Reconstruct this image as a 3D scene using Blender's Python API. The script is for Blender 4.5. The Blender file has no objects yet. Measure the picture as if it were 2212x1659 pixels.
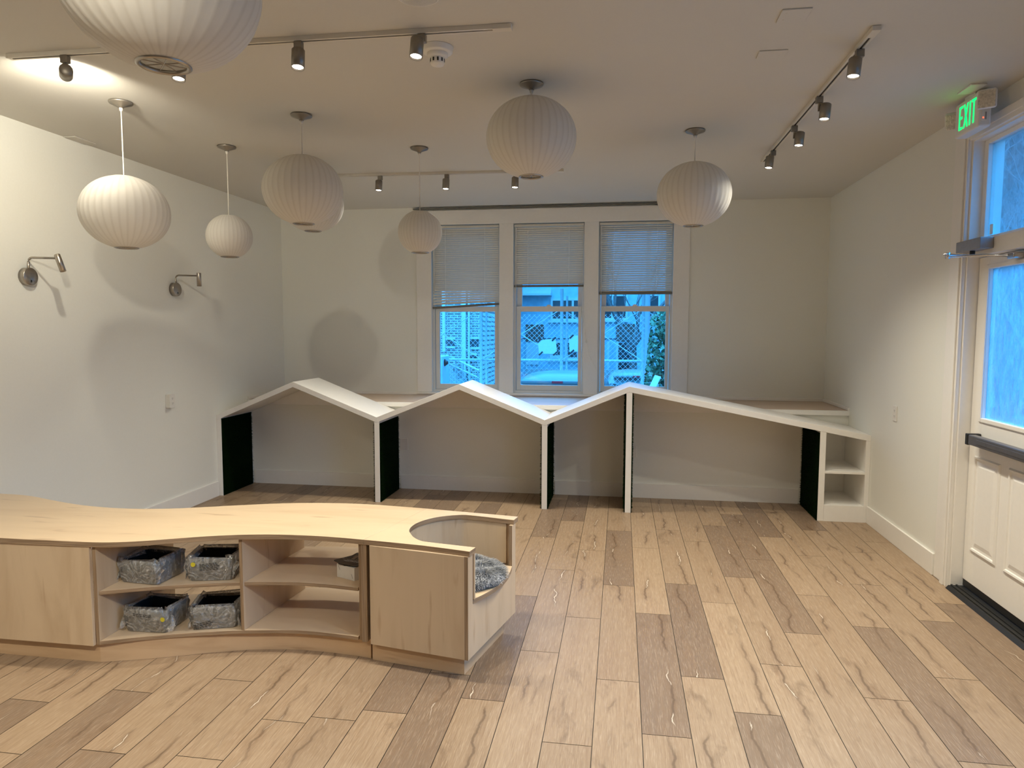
import bpy, math, random
from mathutils import Vector, Matrix
random.seed(7)
PI = math.pi
S = bpy.context.scene
COL = S.collection

# ------------------------------------------------------------------ camera
def set_camera():
    f, yaw, pitch, roll = 1498.929, 0.15499, -0.0801528, 0.00202069
    cy, sy, cp, sp = math.cos(yaw), math.sin(yaw), math.cos(pitch), math.sin(pitch)
    fw = Vector((-sy * cp, cy * cp, sp)); r = Vector((cy, sy, 0)); u = r.cross(fw)
    r2 = math.cos(roll) * r + math.sin(roll) * u
    u2 = -math.sin(roll) * r + math.cos(roll) * u
    M = Matrix((r2, u2, -fw)).transposed().to_4x4()
    M.translation = Vector((0, 0, 1.63))
    cam = bpy.data.cameras.new('camera'); cam.sensor_width = 36.0
    cam.lens = f / 2212 * 36.0; cam.clip_start = 0.02; cam.clip_end = 200
    o = bpy.data.objects.new('camera', cam); COL.objects.link(o); o.matrix_world = M
    S.camera = o
set_camera()

# ------------------------------------------------------------------ world, exposure
WORLD_COL = (0.055, 0.42, 1.02); WORLD_STR = 5.1
LAMP_COL = (1.0, 0.92, 0.745); SPOT_W = 76.0
w = bpy.data.worlds.new('overcast_sky'); S.world = w; w.use_nodes = True
nt = w.node_tree
bg = nt.nodes['Background']; bg.inputs['Color'].default_value = (*WORLD_COL, 1); bg.inputs['Strength'].default_value = WORLD_STR
# overcast sky: brighter overhead than at the horizon
_tc = nt.nodes.new('ShaderNodeTexCoord'); _sx = nt.nodes.new('ShaderNodeSeparateXYZ'); nt.links.new(_tc.outputs['Generated'], _sx.inputs[0])
_m1 = nt.nodes.new('ShaderNodeMath'); _m1.operation = 'MAXIMUM'; _m1.inputs[1].default_value = 0.0; nt.links.new(_sx.outputs['Z'], _m1.inputs[0])
_m2 = nt.nodes.new('ShaderNodeMath'); _m2.operation = 'MULTIPLY_ADD'; _m2.inputs[1].default_value = 1.0 * WORLD_STR; _m2.inputs[2].default_value = 0.72 * WORLD_STR
nt.links.new(_m1.outputs[0], _m2.inputs[0]); nt.links.new(_m2.outputs[0], bg.inputs['Strength'])
S.view_settings.view_transform = 'Standard'
try: S.view_settings.look = 'None'
except Exception: pass
S.view_settings.gamma = 1.0
S.view_settings.use_curve_mapping = False
S.view_settings.exposure = 0.27
S.cycles.use_denoising = True
S.cycles.max_bounces = 14
S.cycles.diffuse_bounces = 8
S.cycles.transparent_max_bounces = 24
S.cycles.sample_clamp_indirect = 6.0
S.cycles.caustics_reflective = False
S.cycles.caustics_refractive = False

def portal(loc, rot, sx, sy):
    l = bpy.data.lights.new('window_portal', 'AREA'); l.shape = 'RECTANGLE'; l.size = sx; l.size_y = sy
    l.energy = 1.0; l.cycles.is_portal = True
    o = bpy.data.objects.new('window_portal', l); COL.objects.link(o); o.location = loc; o.rotation_euler = rot

# ------------------------------------------------------------------ room dimensions (metres)
XL, XR, ZC = -3.85, 2.078, 2.952
YF, YLB, YB, YK = 6.131, 6.725, 7.535, -2.6      # cubby front, low wall, window wall, wall behind the camera
portal((-0.78, 7.72, 1.84), (-PI / 2, 0, 0), 2.7, 1.9)
portal((2.28, 4.2, 1.9), (0, PI / 2, 0), 1.8, 0.9)
portal((2.28, 1.9, 1.7), (0, PI / 2, 0), 2.1, 2.2)

# ------------------------------------------------------------------ materials
def new_mat(name):
    m = bpy.data.materials.new(name); m.use_nodes = True
    return m, m.node_tree, m.node_tree.nodes['Principled BSDF']
def node(nt, typ, **kw):
    n = nt.nodes.new(typ)
    for k, v in kw.items():
        if k in n.inputs: n.inputs[k].default_value = v
        else: setattr(n, k, v)
    return n
def tex_vec(nt, scale=(1, 1, 1), attr=None):
    c = nt.nodes.new('ShaderNodeTexCoord'); mp = nt.nodes.new('ShaderNodeMapping')
    mp.inputs['Scale'].default_value = scale
    nt.links.new(c.outputs['Object'], mp.inputs['Vector'])
    return mp.outputs['Vector']
def ramp(nt, fac, stops):
    r = nt.nodes.new('ShaderNodeValToRGB'); e = r.color_ramp.elements
    e[0].position, e[0].color = stops[0][0], (*stops[0][1], 1)
    e[1].position, e[1].color = stops[-1][0], (*stops[-1][1], 1)
    for p, c in stops[1:-1]:
        x = e.new(p); x.color = (*c, 1)
    nt.links.new(fac, r.inputs['Fac'])
    return r.outputs['Color']
def mix(nt, a, b, fac, mode='MIX'):
    m = nt.nodes.new('ShaderNodeMix'); m.data_type = 'RGBA'; m.blend_type = mode
    for sock, v in ((m.inputs[0], fac), (m.inputs[6], a), (m.inputs[7], b)):
        if hasattr(v, 'links'): nt.links.new(v, sock)
        elif isinstance(v, (int, float)): sock.default_value = v
        else: sock.default_value = (*v, 1)
    return m.outputs[2]
def math_n(nt, op, a, b=None, clamp=False):
    m = nt.nodes.new('ShaderNodeMath'); m.operation = op; m.use_clamp = clamp
    for i, v in enumerate((a, b)):
        if v is None: continue
        if hasattr(v, 'links'): nt.links.new(v, m.inputs[i])
        else: m.inputs[i].default_value = v
    return m.outputs[0]
def simple(name, col, rough=0.5, metal=0.0, noise=0.06, scale=30, bump=0.0, spec=0.5, stretch=(1, 1, 1)):
    m, nt, p = new_mat(name)
    v = tex_vec(nt, stretch)
    n = node(nt, 'ShaderNodeTexNoise', Scale=scale, Detail=4.0); nt.links.new(v, n.inputs['Vector'])
    lo = tuple(c * (1 - noise) for c in col); hi = tuple(min(1, c * (1 + noise)) for c in col)
    nt.links.new(ramp(nt, n.outputs['Fac'], [(0.3, lo), (0.7, hi)]), p.inputs['Base Color'])
    p.inputs['Roughness'].default_value = rough; p.inputs['Metallic'].default_value = metal
    p.inputs['Specular IOR Level'].default_value = spec
    if bump:
        b = node(nt, 'ShaderNodeBump', Strength=bump, Distance=0.002); nt.links.new(n.outputs['Fac'], b.inputs['Height'])
        nt.links.new(b.outputs['Normal'], p.inputs['Normal'])
    return m
def emit(name, col, s):
    m, nt, p = new_mat(name)
    n = node(nt, 'ShaderNodeTexNoise', Scale=40.0); nt.links.new(tex_vec(nt), n.inputs['Vector'])
    c = ramp(nt, n.outputs['Fac'], [(0.2, tuple(x * 0.95 for x in col)), (0.8, col)])
    nt.links.new(c, p.inputs['Emission Color']); p.inputs['Emission Strength'].default_value = s
    p.inputs['Base Color'].default_value = (*col, 1)
    return m
def glass_mat(name, tint=(0.93, 0.96, 0.97), gloss=0.06, film=0.0, bump=0.0):
    m, nt, p = new_mat(name); nt.nodes.remove(p)
    out = nt.nodes['Material Output']
    t = node(nt, 'ShaderNodeBsdfTransparent', Color=(*tint, 1)); g = node(nt, 'ShaderNodeBsdfGlossy', Roughness=0.02)
    lw = node(nt, 'ShaderNodeLayerWeight', Blend=0.25)
    f = math_n(nt, 'MULTIPLY_ADD', lw.outputs['Fresnel'], 0.6); f.node.inputs[2].default_value = gloss * 0.3
    mx = nt.nodes.new('ShaderNodeMixShader'); nt.links.new(f, mx.inputs[0])
    nt.links.new(t.outputs[0], mx.inputs[1]); nt.links.new(g.outputs[0], mx.inputs[2])
    last = mx.outputs[0]
    if bump:
        n = node(nt, 'ShaderNodeTexNoise', Scale=22.0, Detail=6.0); nt.links.new(tex_vec(nt), n.inputs['Vector'])
        b = node(nt, 'ShaderNodeBump', Strength=bump, Distance=0.01); nt.links.new(n.outputs['Fac'], b.inputs['Height'])
        nt.links.new(b.outputs['Normal'], g.inputs['Normal'])
    if film:
        n = node(nt, 'ShaderNodeTexNoise', Scale=16.0, Detail=8.0, Roughness=0.7); nt.links.new(tex_vec(nt, (1, 3, 0.6)), n.inputs['Vector'])
        fac = math_n(nt, 'MULTIPLY', math_n(nt, 'SMOOTH_MIN', math_n(nt, 'MULTIPLY_ADD', n.outputs['Fac'], 2.2), 1.0), film)
        fac.node.inputs[0].links[0].from_node.inputs[0].links[0].from_node.inputs[2].default_value = -0.6
        fac = math_n(nt, 'ADD', fac, film * 0.25, True)
        d = node(nt, 'ShaderNodeBsdfTranslucent', Color=(0.85, 0.9, 0.92, 1))
        m2 = nt.nodes.new('ShaderNodeMixShader'); nt.links.new(fac, m2.inputs[0])
        nt.links.new(last, m2.inputs[1]); nt.links.new(d.outputs[0], m2.inputs[2]); last = m2.outputs[0]
    nt.links.new(last, out.inputs['Surface'])
    return m

def floor_mat():
    m, nt, p = new_mat('oak_plank_floor')
    a = node(nt, 'ShaderNodeAttribute', attribute_name='plank'); sp = nt.nodes.new('ShaderNodeSeparateColor')
    nt.links.new(a.outputs['Color'], sp.inputs[0])
    tone, r1, r2 = sp.outputs[0], sp.outputs[1], sp.outputs[2]
    tc = nt.nodes.new('ShaderNodeTexCoord'); sx = nt.nodes.new('ShaderNodeSeparateXYZ'); nt.links.new(tc.outputs['Object'], sx.inputs[0])
    def vec(kx, ky):
        c = nt.nodes.new('ShaderNodeCombineXYZ')
        x = math_n(nt, 'ADD', math_n(nt, 'MULTIPLY', sx.outputs[0], kx), math_n(nt, 'MULTIPLY', r1, 91.0))
        y = math_n(nt, 'ADD', math_n(nt, 'MULTIPLY', sx.outputs[1], ky), math_n(nt, 'MULTIPLY', r2, 57.0))
        nt.links.new(x, c.inputs[0]); nt.links.new(y, c.inputs[1]); nt.links.new(math_n(nt, 'MULTIPLY', r1, 33.0), c.inputs[2])
        return c.outputs[0]
    def noi(kx, ky, det=5.0, dist=0.0, rough=0.55):
        n = node(nt, 'ShaderNodeTexNoise', Scale=1.0, Detail=det, Distortion=dist, Roughness=rough)
        nt.links.new(vec(kx, ky), n.inputs['Vector']); return n.outputs['Fac']
    base = ramp(nt, tone, [(0.0, (0.185, 0.129, 0.089)), (0.4, (0.265, 0.185, 0.118)), (1.0, (0.352, 0.252, 0.162))])
    broad = noi(14, 1.8, 7, 0.4, 0.65)
    c = mix(nt, base, (0.25, 0.155, 0.085), math_n(nt, 'MULTIPLY', ramp(nt, broad, [(0.50, (0, 0, 0)), (0.8, (1, 1, 1))]), 0.5))
    # fine open grain: pale cerused lines and dark pores
    gr = noi(460, 15, 3, 0.2)
    c = mix(nt, c, (0.62, 0.50, 0.37), math_n(nt, 'MULTIPLY', ramp(nt, gr, [(0.52, (0, 0, 0)), (0.68, (1, 1, 1))]), 0.30))
    gr2 = noi(230, 8, 6, 0.4, 0.65)
    c = mix(nt, c, (0.20, 0.125, 0.075), math_n(nt, 'MULTIPLY', ramp(nt, gr2, [(0.50, (0, 0, 0)), (0.68, (1, 1, 1))]), 0.55))
    # cathedral rings
    wv = node(nt, 'ShaderNodeTexWave', Scale=1.0, Distortion=5.0, Detail=2.0); wv.bands_direction = 'X'
    wv.inputs['Detail Scale'].default_value = 0.5
    nt.links.new(vec(12, 0.9), wv.inputs['Vector'])
    c = mix(nt, c, (0.22, 0.14, 0.085), math_n(nt, 'MULTIPLY', math_n(nt, 'POWER', wv.outputs['Fac'], 4.0), 0.16))
    # smoky knots
    kn = noi(9.0, 3.2, 6, 0.5, 0.62)
    c = mix(nt, c, (0.12, 0.075, 0.045), math_n(nt, 'MULTIPLY', ramp(nt, kn, [(0.58, (0, 0, 0)), (0.80, (1, 1, 1))]), 0.9))
    # one long wandering crack along most boards: dark halo, pale filler in places
    uvn = nt.nodes.new('ShaderNodeAttribute'); uvn.attribute_name = 'board'; su = nt.nodes.new('ShaderNodeSeparateXYZ'); nt.links.new(uvn.outputs['Vector'], su.inputs[0])
    def along(k, det=2.0, off=0.0):
        cc = nt.nodes.new('ShaderNodeCombineXYZ'); nt.links.new(math_n(nt, 'MULTIPLY', su.outputs[1], k), cc.inputs[0])
        nt.links.new(math_n(nt, 'ADD', math_n(nt, 'MULTIPLY', r1, 77.0), off), cc.inputs[1]); nt.links.new(math_n(nt, 'MULTIPLY', r2, 41.0), cc.inputs[2])
        n = node(nt, 'ShaderNodeTexNoise', Scale=1.0, Detail=det); nt.links.new(cc.outputs[0], n.inputs['Vector']); return n.outputs['Fac']
    def wob(fac, amp): return math_n(nt, 'MULTIPLY', math_n(nt, 'SUBTRACT', fac, 0.5), amp)
    ctr = math_n(nt, 'ADD', math_n(nt, 'ADD', wob(r2, 0.09), wob(along(2.6), 0.13)), math_n(nt, 'ADD', wob(along(13.0, 3.0, 9.0), 0.045), 0.098))
    dist = math_n(nt, 'ABSOLUTE', math_n(nt, 'SUBTRACT', su.outputs[0], ctr))
    msk = ramp(nt, along(2.4, 1.0, 31.0), [(0.46, (0, 0, 0)), (0.56, (1, 1, 1))])
    wide = ramp(nt, dist, [(0.0, (1, 1, 1)), (0.03, (0, 0, 0))])
    c = mix(nt, c, (0.16, 0.10, 0.06), math_n(nt, 'MULTIPLY', math_n(nt, 'MULTIPLY', wide, msk), 0.42))
    core = ramp(nt, dist, [(0.0, (1, 1, 1)), (0.0045, (0.7, 0.7, 0.7)), (0.008, (0, 0, 0))])
    c = mix(nt, c, (0.085, 0.052, 0.032), math_n(nt, 'MULTIPLY', math_n(nt, 'MULTIPLY', core, msk), 0.6))
    msk2 = ramp(nt, along(4.5, 1.0, 57.0), [(0.54, (0, 0, 0)), (0.58, (1, 1, 1))])
    lin = ramp(nt, math_n(nt, 'SUBTRACT', dist, wob(along(22.0, 1.0, 70.0), 0.006)), [(0.0, (1, 1, 1)), (0.0024, (1, 1, 1)), (0.0036, (0, 0, 0))])
    c = mix(nt, c, (0.66, 0.56, 0.44), math_n(nt, 'MULTIPLY', math_n(nt, 'MULTIPLY', lin, msk), msk2))
    nt.links.new(c, p.inputs['Base Color'])
    p.inputs['Roughness'].default_value = 0.42; p.inputs['Specular IOR Level'].default_value = 0.35
    b = node(nt, 'ShaderNodeBump', Strength=0.12, Distance=0.002); nt.links.new(gr, b.inputs['Height']); nt.links.new(b.outputs['Normal'], p.inputs['Normal'])
    return m
def maple(name, scale, col=(0.60, 0.42, 0.255), dark=(0.45, 0.29, 0.165), rough=0.4):
    m, nt, p = new_mat(name)
    n = node(nt, 'ShaderNodeTexNoise', Scale=1.0, Detail=5.0, Distortion=0.8); nt.links.new(tex_vec(nt, scale), n.inputs['Vector'])
    c = ramp(nt, n.outputs['Fac'], [(0.25, dark), (0.5, col), (0.8, tuple(x * 1.06 for x in col))])
    n2 = node(nt, 'ShaderNodeTexNoise', Scale=1.0, Detail=2.0, Distortion=0.2); nt.links.new(tex_vec(nt, tuple(s * 2.2 for s in scale)), n2.inputs['Vector'])
    c = mix(nt, c, (0.30, 0.175, 0.09), math_n(nt, 'MULTIPLY', ramp(nt, n2.outputs['Fac'], [(0.66, (0, 0, 0)), (0.78, (1, 1, 1))]), 0.55))
    nt.links.new(c, p.inputs['Base Color']); p.inputs['Roughness'].default_value = rough; p.inputs['Specular IOR Level'].default_value = 0.4
    return m
def ply_edge(nm='plywood_edge', sc=(6, 6, 330)):
    m, nt, p = new_mat(nm)
    n = node(nt, 'ShaderNodeTexNoise', Scale=1.0, Detail=2.0); nt.links.new(tex_vec(nt, sc), n.inputs['Vector'])
    c = ramp(nt, n.outputs['Fac'], [(0.3, (0.18, 0.115, 0.065)), (0.5, (0.28, 0.19, 0.115)), (0.7, (0.36, 0.25, 0.155))])
    nt.links.new(c, p.inputs['Base Color']); p.inputs['Roughness'].default_value = 0.6
    return m
def brick_mat(name, c1, c2, mortar, scale, squash=1.0, rot=(PI / 2, 0, 0)):
    m, nt, p = new_mat(name)
    tc = nt.nodes.new('ShaderNodeTexCoord'); mp = nt.nodes.new('ShaderNodeMapping'); mp.inputs['Rotation'].default_value = rot
    nt.links.new(tc.outputs['Object'], mp.inputs['Vector'])
    b = node(nt, 'ShaderNodeTexBrick', Color1=(*c1, 1), Color2=(*c2, 1), Mortar=(*mortar, 1), Scale=scale)
    b.inputs['Mortar Size'].default_value = 0.03; b.inputs['Brick Width'].default_value = 0.5 * squash; b.inputs['Row Height'].default_value = 0.17
    nt.links.new(mp.outputs[0], b.inputs['Vector']); nt.links.new(b.outputs['Color'], p.inputs['Base Color'])
    p.inputs['Roughness'].default_value = 0.85
    return m
def shade_mat():
    m, nt, p = new_mat('ribbed_lamp_vinyl')
    a = node(nt, 'ShaderNodeAttribute', attribute_name='rib')
    n = node(nt, 'ShaderNodeTexNoise', Scale=60.0, Detail=4.0); nt.links.new(tex_vec(nt), n.inputs['Vector'])
    c = mix(nt, (0.79, 0.765, 0.715), (0.72, 0.695, 0.645), math_n(nt, 'MULTIPLY', n.outputs['Fac'], 0.6))
    c = mix(nt, c, (0.50, 0.46, 0.40), math_n(nt, 'MULTIPLY', a.outputs['Fac'], 0.34))
    nt.links.new(c, p.inputs['Base Color']); p.inputs['Roughness'].default_value = 0.6
    t = node(nt, 'ShaderNodeBsdfTranslucent', Color=(0.8, 0.77, 0.72, 1)); ms = nt.nodes.new('ShaderNodeMixShader'); ms.inputs[0].default_value = 0.22
    nt.links.new(p.outputs[0], ms.inputs[1]); nt.links.new(t.outputs[0], ms.inputs[2]); nt.links.new(ms.outputs[0], nt.nodes['Material Output'].inputs['Surface'])
    return m
def wrap_mat():
    m, nt, p = new_mat('clear_plastic_wrap'); nt.nodes.remove(p)
    n = node(nt, 'ShaderNodeTexNoise', Scale=38.0, Detail=6.0, Distortion=1.2); nt.links.new(tex_vec(nt), n.inputs['Vector'])
    b = node(nt, 'ShaderNodeBump', Strength=1.0, Distance=0.012); nt.links.new(n.outputs['Fac'], b.inputs['Height'])
    t = node(nt, 'ShaderNodeBsdfTransparent', Color=(0.96, 0.97, 0.97, 1)); g = node(nt, 'ShaderNodeBsdfGlossy', Roughness=0.16, Color=(1, 1, 1, 1))
    nt.links.new(b.outputs['Normal'], g.inputs['Normal'])
    d = node(nt, 'ShaderNodeBsdfDiffuse', Color=(0.85, 0.85, 0.85, 1))
    lw = node(nt, 'ShaderNodeLayerWeight', Blend=0.35); nt.links.new(b.outputs['Normal'], lw.inputs['Normal'])
    m1 = nt.nodes.new('ShaderNodeMixShader'); nt.links.new(math_n(nt, 'MULTIPLY_ADD', lw.outputs['Fresnel'], 0.8), m1.inputs[0])
    m1.inputs[0].links[0].from_node.inputs[2].default_value = 0.10
    nt.links.new(t.outputs[0], m1.inputs[1]); nt.links.new(g.outputs[0], m1.inputs[2])
    m2 = nt.nodes.new('ShaderNodeMixShader')
    n3 = node(nt, 'ShaderNodeTexNoise', Scale=9.0, Detail=5.0, Distortion=3.0); nt.links.new(tex_vec(nt), n3.inputs['Vector'])
    crease_glint = ramp(nt, math_n(nt, 'ABSOLUTE', math_n(nt, 'SUBTRACT', n3.outputs['Fac'], 0.5)), [(0.0, (0.40, 0.40, 0.40)), (0.012, (0.15, 0.15, 0.15)), (0.09, (0.05, 0.05, 0.05))])  # pale streaks painted in as highlights on the crumpled plastic
    nt.links.new(crease_glint, m2.inputs[0])
    nt.links.new(m1.outputs[0], m2.inputs[1]); nt.links.new(d.outputs[0], m2.inputs[2])
    nt.links.new(m2.outputs[0], nt.nodes['Material Output'].inputs['Surface'])
    return m
def attr_mat(name, lo, hi, attr='tone', rough=0.8, spec=0.3):
    m, nt, p = new_mat(name)
    a = node(nt, 'ShaderNodeAttribute', attribute_name=attr)
    nt.links.new(ramp(nt, a.outputs['Fac'], [(0, lo), (1, hi)]), p.inputs['Base Color']); p.inputs['Roughness'].default_value = rough; p.inputs['Specular IOR Level'].default_value = spec
    return m

M = {}
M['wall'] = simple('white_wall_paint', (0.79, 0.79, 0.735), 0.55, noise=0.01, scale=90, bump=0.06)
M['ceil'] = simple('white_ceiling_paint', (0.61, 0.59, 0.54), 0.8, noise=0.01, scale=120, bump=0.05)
M['trim'] = simple('white_trim_paint', (0.82, 0.80, 0.76), 0.35, noise=0.01, scale=40)
M['unit'] = simple('white_cubby_paint', (0.84, 0.825, 0.79), 0.32, noise=0.012, scale=25)
M['floor'] = floor_mat()
M['ledge'] = maple('ledge_top_wood', (1.2, 14, 14), (0.60, 0.47, 0.36), (0.52, 0.39, 0.29), 0.35)
M['maple_x'] = maple('maple_plywood_top', (1.6, 9, 9), (0.64, 0.49, 0.325), (0.575, 0.42, 0.265), 0.3)
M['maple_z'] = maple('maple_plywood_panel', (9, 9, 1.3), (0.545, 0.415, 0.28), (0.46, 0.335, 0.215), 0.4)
M['maple_i'] = maple('maple_plywood_inside', (2, 2, 9), (0.60, 0.465, 0.325), (0.53, 0.395, 0.265), 0.35)
M['edge'] = ply_edge()
M['edge_v'] = ply_edge('upright_plywood_edge', (240, 240, 5))
M['toe'] = maple('maple_toe_kick', (1.5, 1.5, 12), (0.55, 0.38, 0.23), (0.44, 0.29, 0.165), 0.45)
M['nickel'] = simple('brushed_nickel', (0.42, 0.38, 0.33), 0.32, 1.0, 0.08, 8, stretch=(1, 1, 40))
M['nickel_dark'] = simple('dark_nickel', (0.27, 0.245, 0.21), 0.42, 0.8, 0.06, 20)
M['white_plastic'] = simple('white_plastic', (0.76, 0.74, 0.69), 0.4, noise=0.01)
M['track_white'] = simple('white_track_enamel', (0.66, 0.62, 0.54), 0.4, noise=0.02)
M['black'] = simple('black_rubber', (0.012, 0.012, 0.012), 0.5)
M['slot'] = simple('dark_slot', (0.03, 0.025, 0.02), 0.6)
M['grey_metal'] = simple('grey_closer_metal', (0.30, 0.30, 0.31), 0.45, 0.5)
M['bar_metal'] = simple('dark_grey_anodised_metal', (0.17, 0.17, 0.185), 0.35, 0.7)
M['chrome'] = simple('chrome_arm', (0.55, 0.55, 0.57), 0.2, 1.0)
M['turf'] = attr_mat('dark_green_artificial_turf', (0.0015, 0.007, 0.001), (0.005, 0.030, 0.003), spec=0.03)
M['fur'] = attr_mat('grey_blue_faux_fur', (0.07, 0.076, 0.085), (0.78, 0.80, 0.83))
M['shade'] = shade_mat()
M['cord'] = simple('white_lamp_cord', (0.75, 0.72, 0.66), 0.5)
M['shade_in'] = simple('lamp_socket_grey', (0.35, 0.33, 0.3), 0.5)
M['bulb'] = emit('spotlight_bulb', (1.0, 0.93, 0.80), 30)
M['blind'] = simple('almond_blind_slat', (0.62, 0.60, 0.53), 0.45, noise=0.02)
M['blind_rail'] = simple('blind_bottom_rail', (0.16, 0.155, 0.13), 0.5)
M['sash'] = simple('window_sash_paint', (0.74, 0.72, 0.67), 0.4, noise=0.01)
M['glass'] = glass_mat('window_glass')
M['glass_door'] = glass_mat('wavy_filmed_door_glass', (0.85, 0.93, 0.97), film=0.30, bump=0.3)
M['glass_tr'] = glass_mat('transom_glass', (0.9, 0.95, 0.97), film=0.06, bump=0.2)
M['exit_green'] = emit('exit_letter_green', (0.0, 1.0, 0.18), 1.3)
M['led_red'] = emit('red_indicator', (1.0, 0.08, 0.03), 3.0)
M['sign_plastic'] = simple('grey_white_sign_housing', (0.74, 0.72, 0.68), 0.4, noise=0.01)
M['lamp_lens'] = simple('emergency_lamp_lens', (0.62, 0.58, 0.50), 0.25, noise=0.25, scale=80, bump=0.6)
M['felt'] = simple('grey_felt', (0.27, 0.27, 0.255), 0.95, noise=0.25, scale=220, bump=0.4)
M['felt_black'] = simple('black_basket_lining', (0.006, 0.006, 0.006), 0.9)
M['wrap'] = wrap_mat()
M['sticker'] = simple('yellow_sticker', (0.55, 0.48, 0.03), 0.5)
M['print'] = simple('black_print', (0.02, 0.02, 0.02), 0.6)
M['card'] = simple('white_cardboard', (0.62, 0.59, 0.55), 0.6, noise=0.02)
M['sign_black'] = simple('black_sign_acrylic', (0.02, 0.014, 0.01), 0.35)
M['sign_print'] = simple('grey_sign_print', (0.42, 0.40, 0.37), 0.5)

# ------------------------------------------------------------------ mesh helpers
class MB:
    def __init__(s): s.v = []; s.f = []; s.m = []; s.sm = []; s.attr = None
    def face(s, idx, m=0, sm=False): s.f.append(tuple(idx)); s.m.append(m); s.sm.append(sm)
    def add(s, pts):
        n = len(s.v); s.v.extend(Vector(p) for p in pts); return n
    def box(s, x0, x1, y0, y1, z0, z1, m=0, R=None, c=None):
        P = [Vector((x, y, z)) for z in (z0, z1) for y in (y0, y1) for x in (x0, x1)]
        if R is not None: P = [R @ p + (Vector(c) if c else Vector()) for p in P]
        n = s.add(P)
        for q in ((0, 2, 3, 1), (4, 5, 7, 6), (0, 1, 5, 4), (2, 6, 7, 3), (0, 4, 6, 2), (1, 3, 7, 5)): s.face([n + i for i in q], m)
        return s
    def prism(s, pts, a, b, axis='z', mt=0, mb=None, ms=None):
        """polygon pts in the plane normal to axis, from a to b; material of the two caps and of the sides"""
        def P(p, t): return {'z': (p[0], p[1], t), 'y': (p[0], t, p[1]), 'x': (t, p[0], p[1])}[axis]
        k = len(pts); n = s.add([P(p, a) for p in pts] + [P(p, b) for p in pts])
        mb = mt if mb is None else mb; ms = mt if ms is None else ms
        s.face([n + i for i in range(k)], mb); s.face([n + k + i for i in reversed(range(k))], mt)
        for i in range(k): j = (i + 1) % k; s.face((n + i, n + k + i, n + k + j, n + j), ms)
        return s
    def tube(s, path, r, n=8, m=0, caps=True, r2=None):
        path = [Vector(p) for p in path]; base = []
        for i, p in enumerate(path):
            d = (path[min(i + 1, len(path) - 1)] - path[max(i - 1, 0)]).normalized()
            a = Vector((0, 0, 1)) if abs(d.z) < 0.9 else Vector((1, 0, 0))
            u = d.cross(a).normalized(); v = d.cross(u)
            rr = r if r2 is None else r + (r2 - r) * i / (len(path) - 1)
            base.append(s.add([p + rr * (math.cos(2 * PI * k / n) * u + math.sin(2 * PI * k / n) * v) for k in range(n)]))
        for a, b in zip(base, base[1:]):
            for k in range(n): l = (k + 1) % n; s.face((a + k, a + l, b + l, b + k), m, n > 5)
        if caps:
            s.face([base[0] + k for k in range(n)], m); s.face([base[-1] + k for k in reversed(range(n))], m)
        return s
    def lathe(s, prof, n=32, c=(0, 0, 0), R=None, m=0, sm=True, caps=(False, False)):
        c = Vector(c); base = []
        for r, z in prof:
            P = [Vector((r * math.cos(2 * PI * k / n), r * math.sin(2 * PI * k / n), z)) for k in range(n)]
            base.append(s.add([(R @ p if R is not None else p) + c for p in P]))
        for a, b in zip(base, base[1:]):
            for k in range(n): l = (k + 1) % n; s.face((a + k, a + l, b + l, b + k), m, sm)
        if caps[0]: s.face([base[0] + k for k in reversed(range(n))], m)
        if caps[1]: s.face([base[-1] + k for k in range(n)], m)
        return s
    def ribbon(s, pts, z0, z1, t, m=0):
        """upright wall following a plan polyline, thickness t to the left of travel"""
        out = offset(pts, t)
        s.prism(list(pts) + list(reversed(out)), z0, z1, 'z', m)
        return s
    def build(s, name, mats, parent=None, bevel=0, org=None, seg=2):
        me = bpy.data.meshes.new(name)
        o0 = Vector(org) if org is not None else (Vector(ORG.get(parent.name, (0, 0, 0))) if parent is not None else Vector())
        me.from_pydata([tuple(p - o0) for p in s.v], [], s.f)
        if not isinstance(mats, (list, tuple)): mats = [mats]
        for k in mats: me.materials.append(M[k] if isinstance(k, str) else k)
        me.polygons.foreach_set('material_index', s.m); me.polygons.foreach_set('use_smooth', s.sm)
        if s.attr:
            nm, vals = s.attr
            at = me.attributes.new(nm, 'FLOAT', 'POINT'); at.data.foreach_set('value', vals)
        me.update(); me.validate()
        o = bpy.data.objects.new(name, me); COL.objects.link(o)
        if parent is not None: o.parent = parent; ORG[o.name] = o0
        elif org is not None: o.location = o0; ORG[o.name] = o0
        if bevel:
            b = o.modifiers.new('bevel', 'BEVEL'); b.width = bevel; b.segments = seg; b.limit_method = 'ANGLE'; b.angle_limit = 0.7
        return o
ORG = {}
def offset(pts, t):
    out = []
    P = [Vector((p[0], p[1])) for p in pts]
    for i, p in enumerate(P):
        d = (P[min(i + 1, len(P) - 1)] - P[max(i - 1, 0)]).normalized()
        out.append((p.x - d.y * t, p.y + d.x * t))
    return out
def spline(pts, n=5):
    P = [Vector((p[0], p[1])) for p in pts]; out = []
    for i in range(len(P) - 1):
        p0, p1, p2, p3 = P[max(i - 1, 0)], P[i], P[i + 1], P[min(i + 2, len(P) - 1)]
        for k in range(n):
            t = k / n
            out.append(tuple(0.5 * (2 * p1 + (p2 - p0) * t + (2 * p0 - 5 * p1 + 4 * p2 - p3) * t * t + (3 * p1 - p0 - 3 * p2 + p3) * t ** 3)))
    out.append(tuple(P[-1])); return out
def tag(o, label, cat, group=None, kind=None):
    o['label'] = label; o['category'] = cat
    if group: o['group'] = group
    if kind: o['kind'] = kind
    return o
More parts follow.
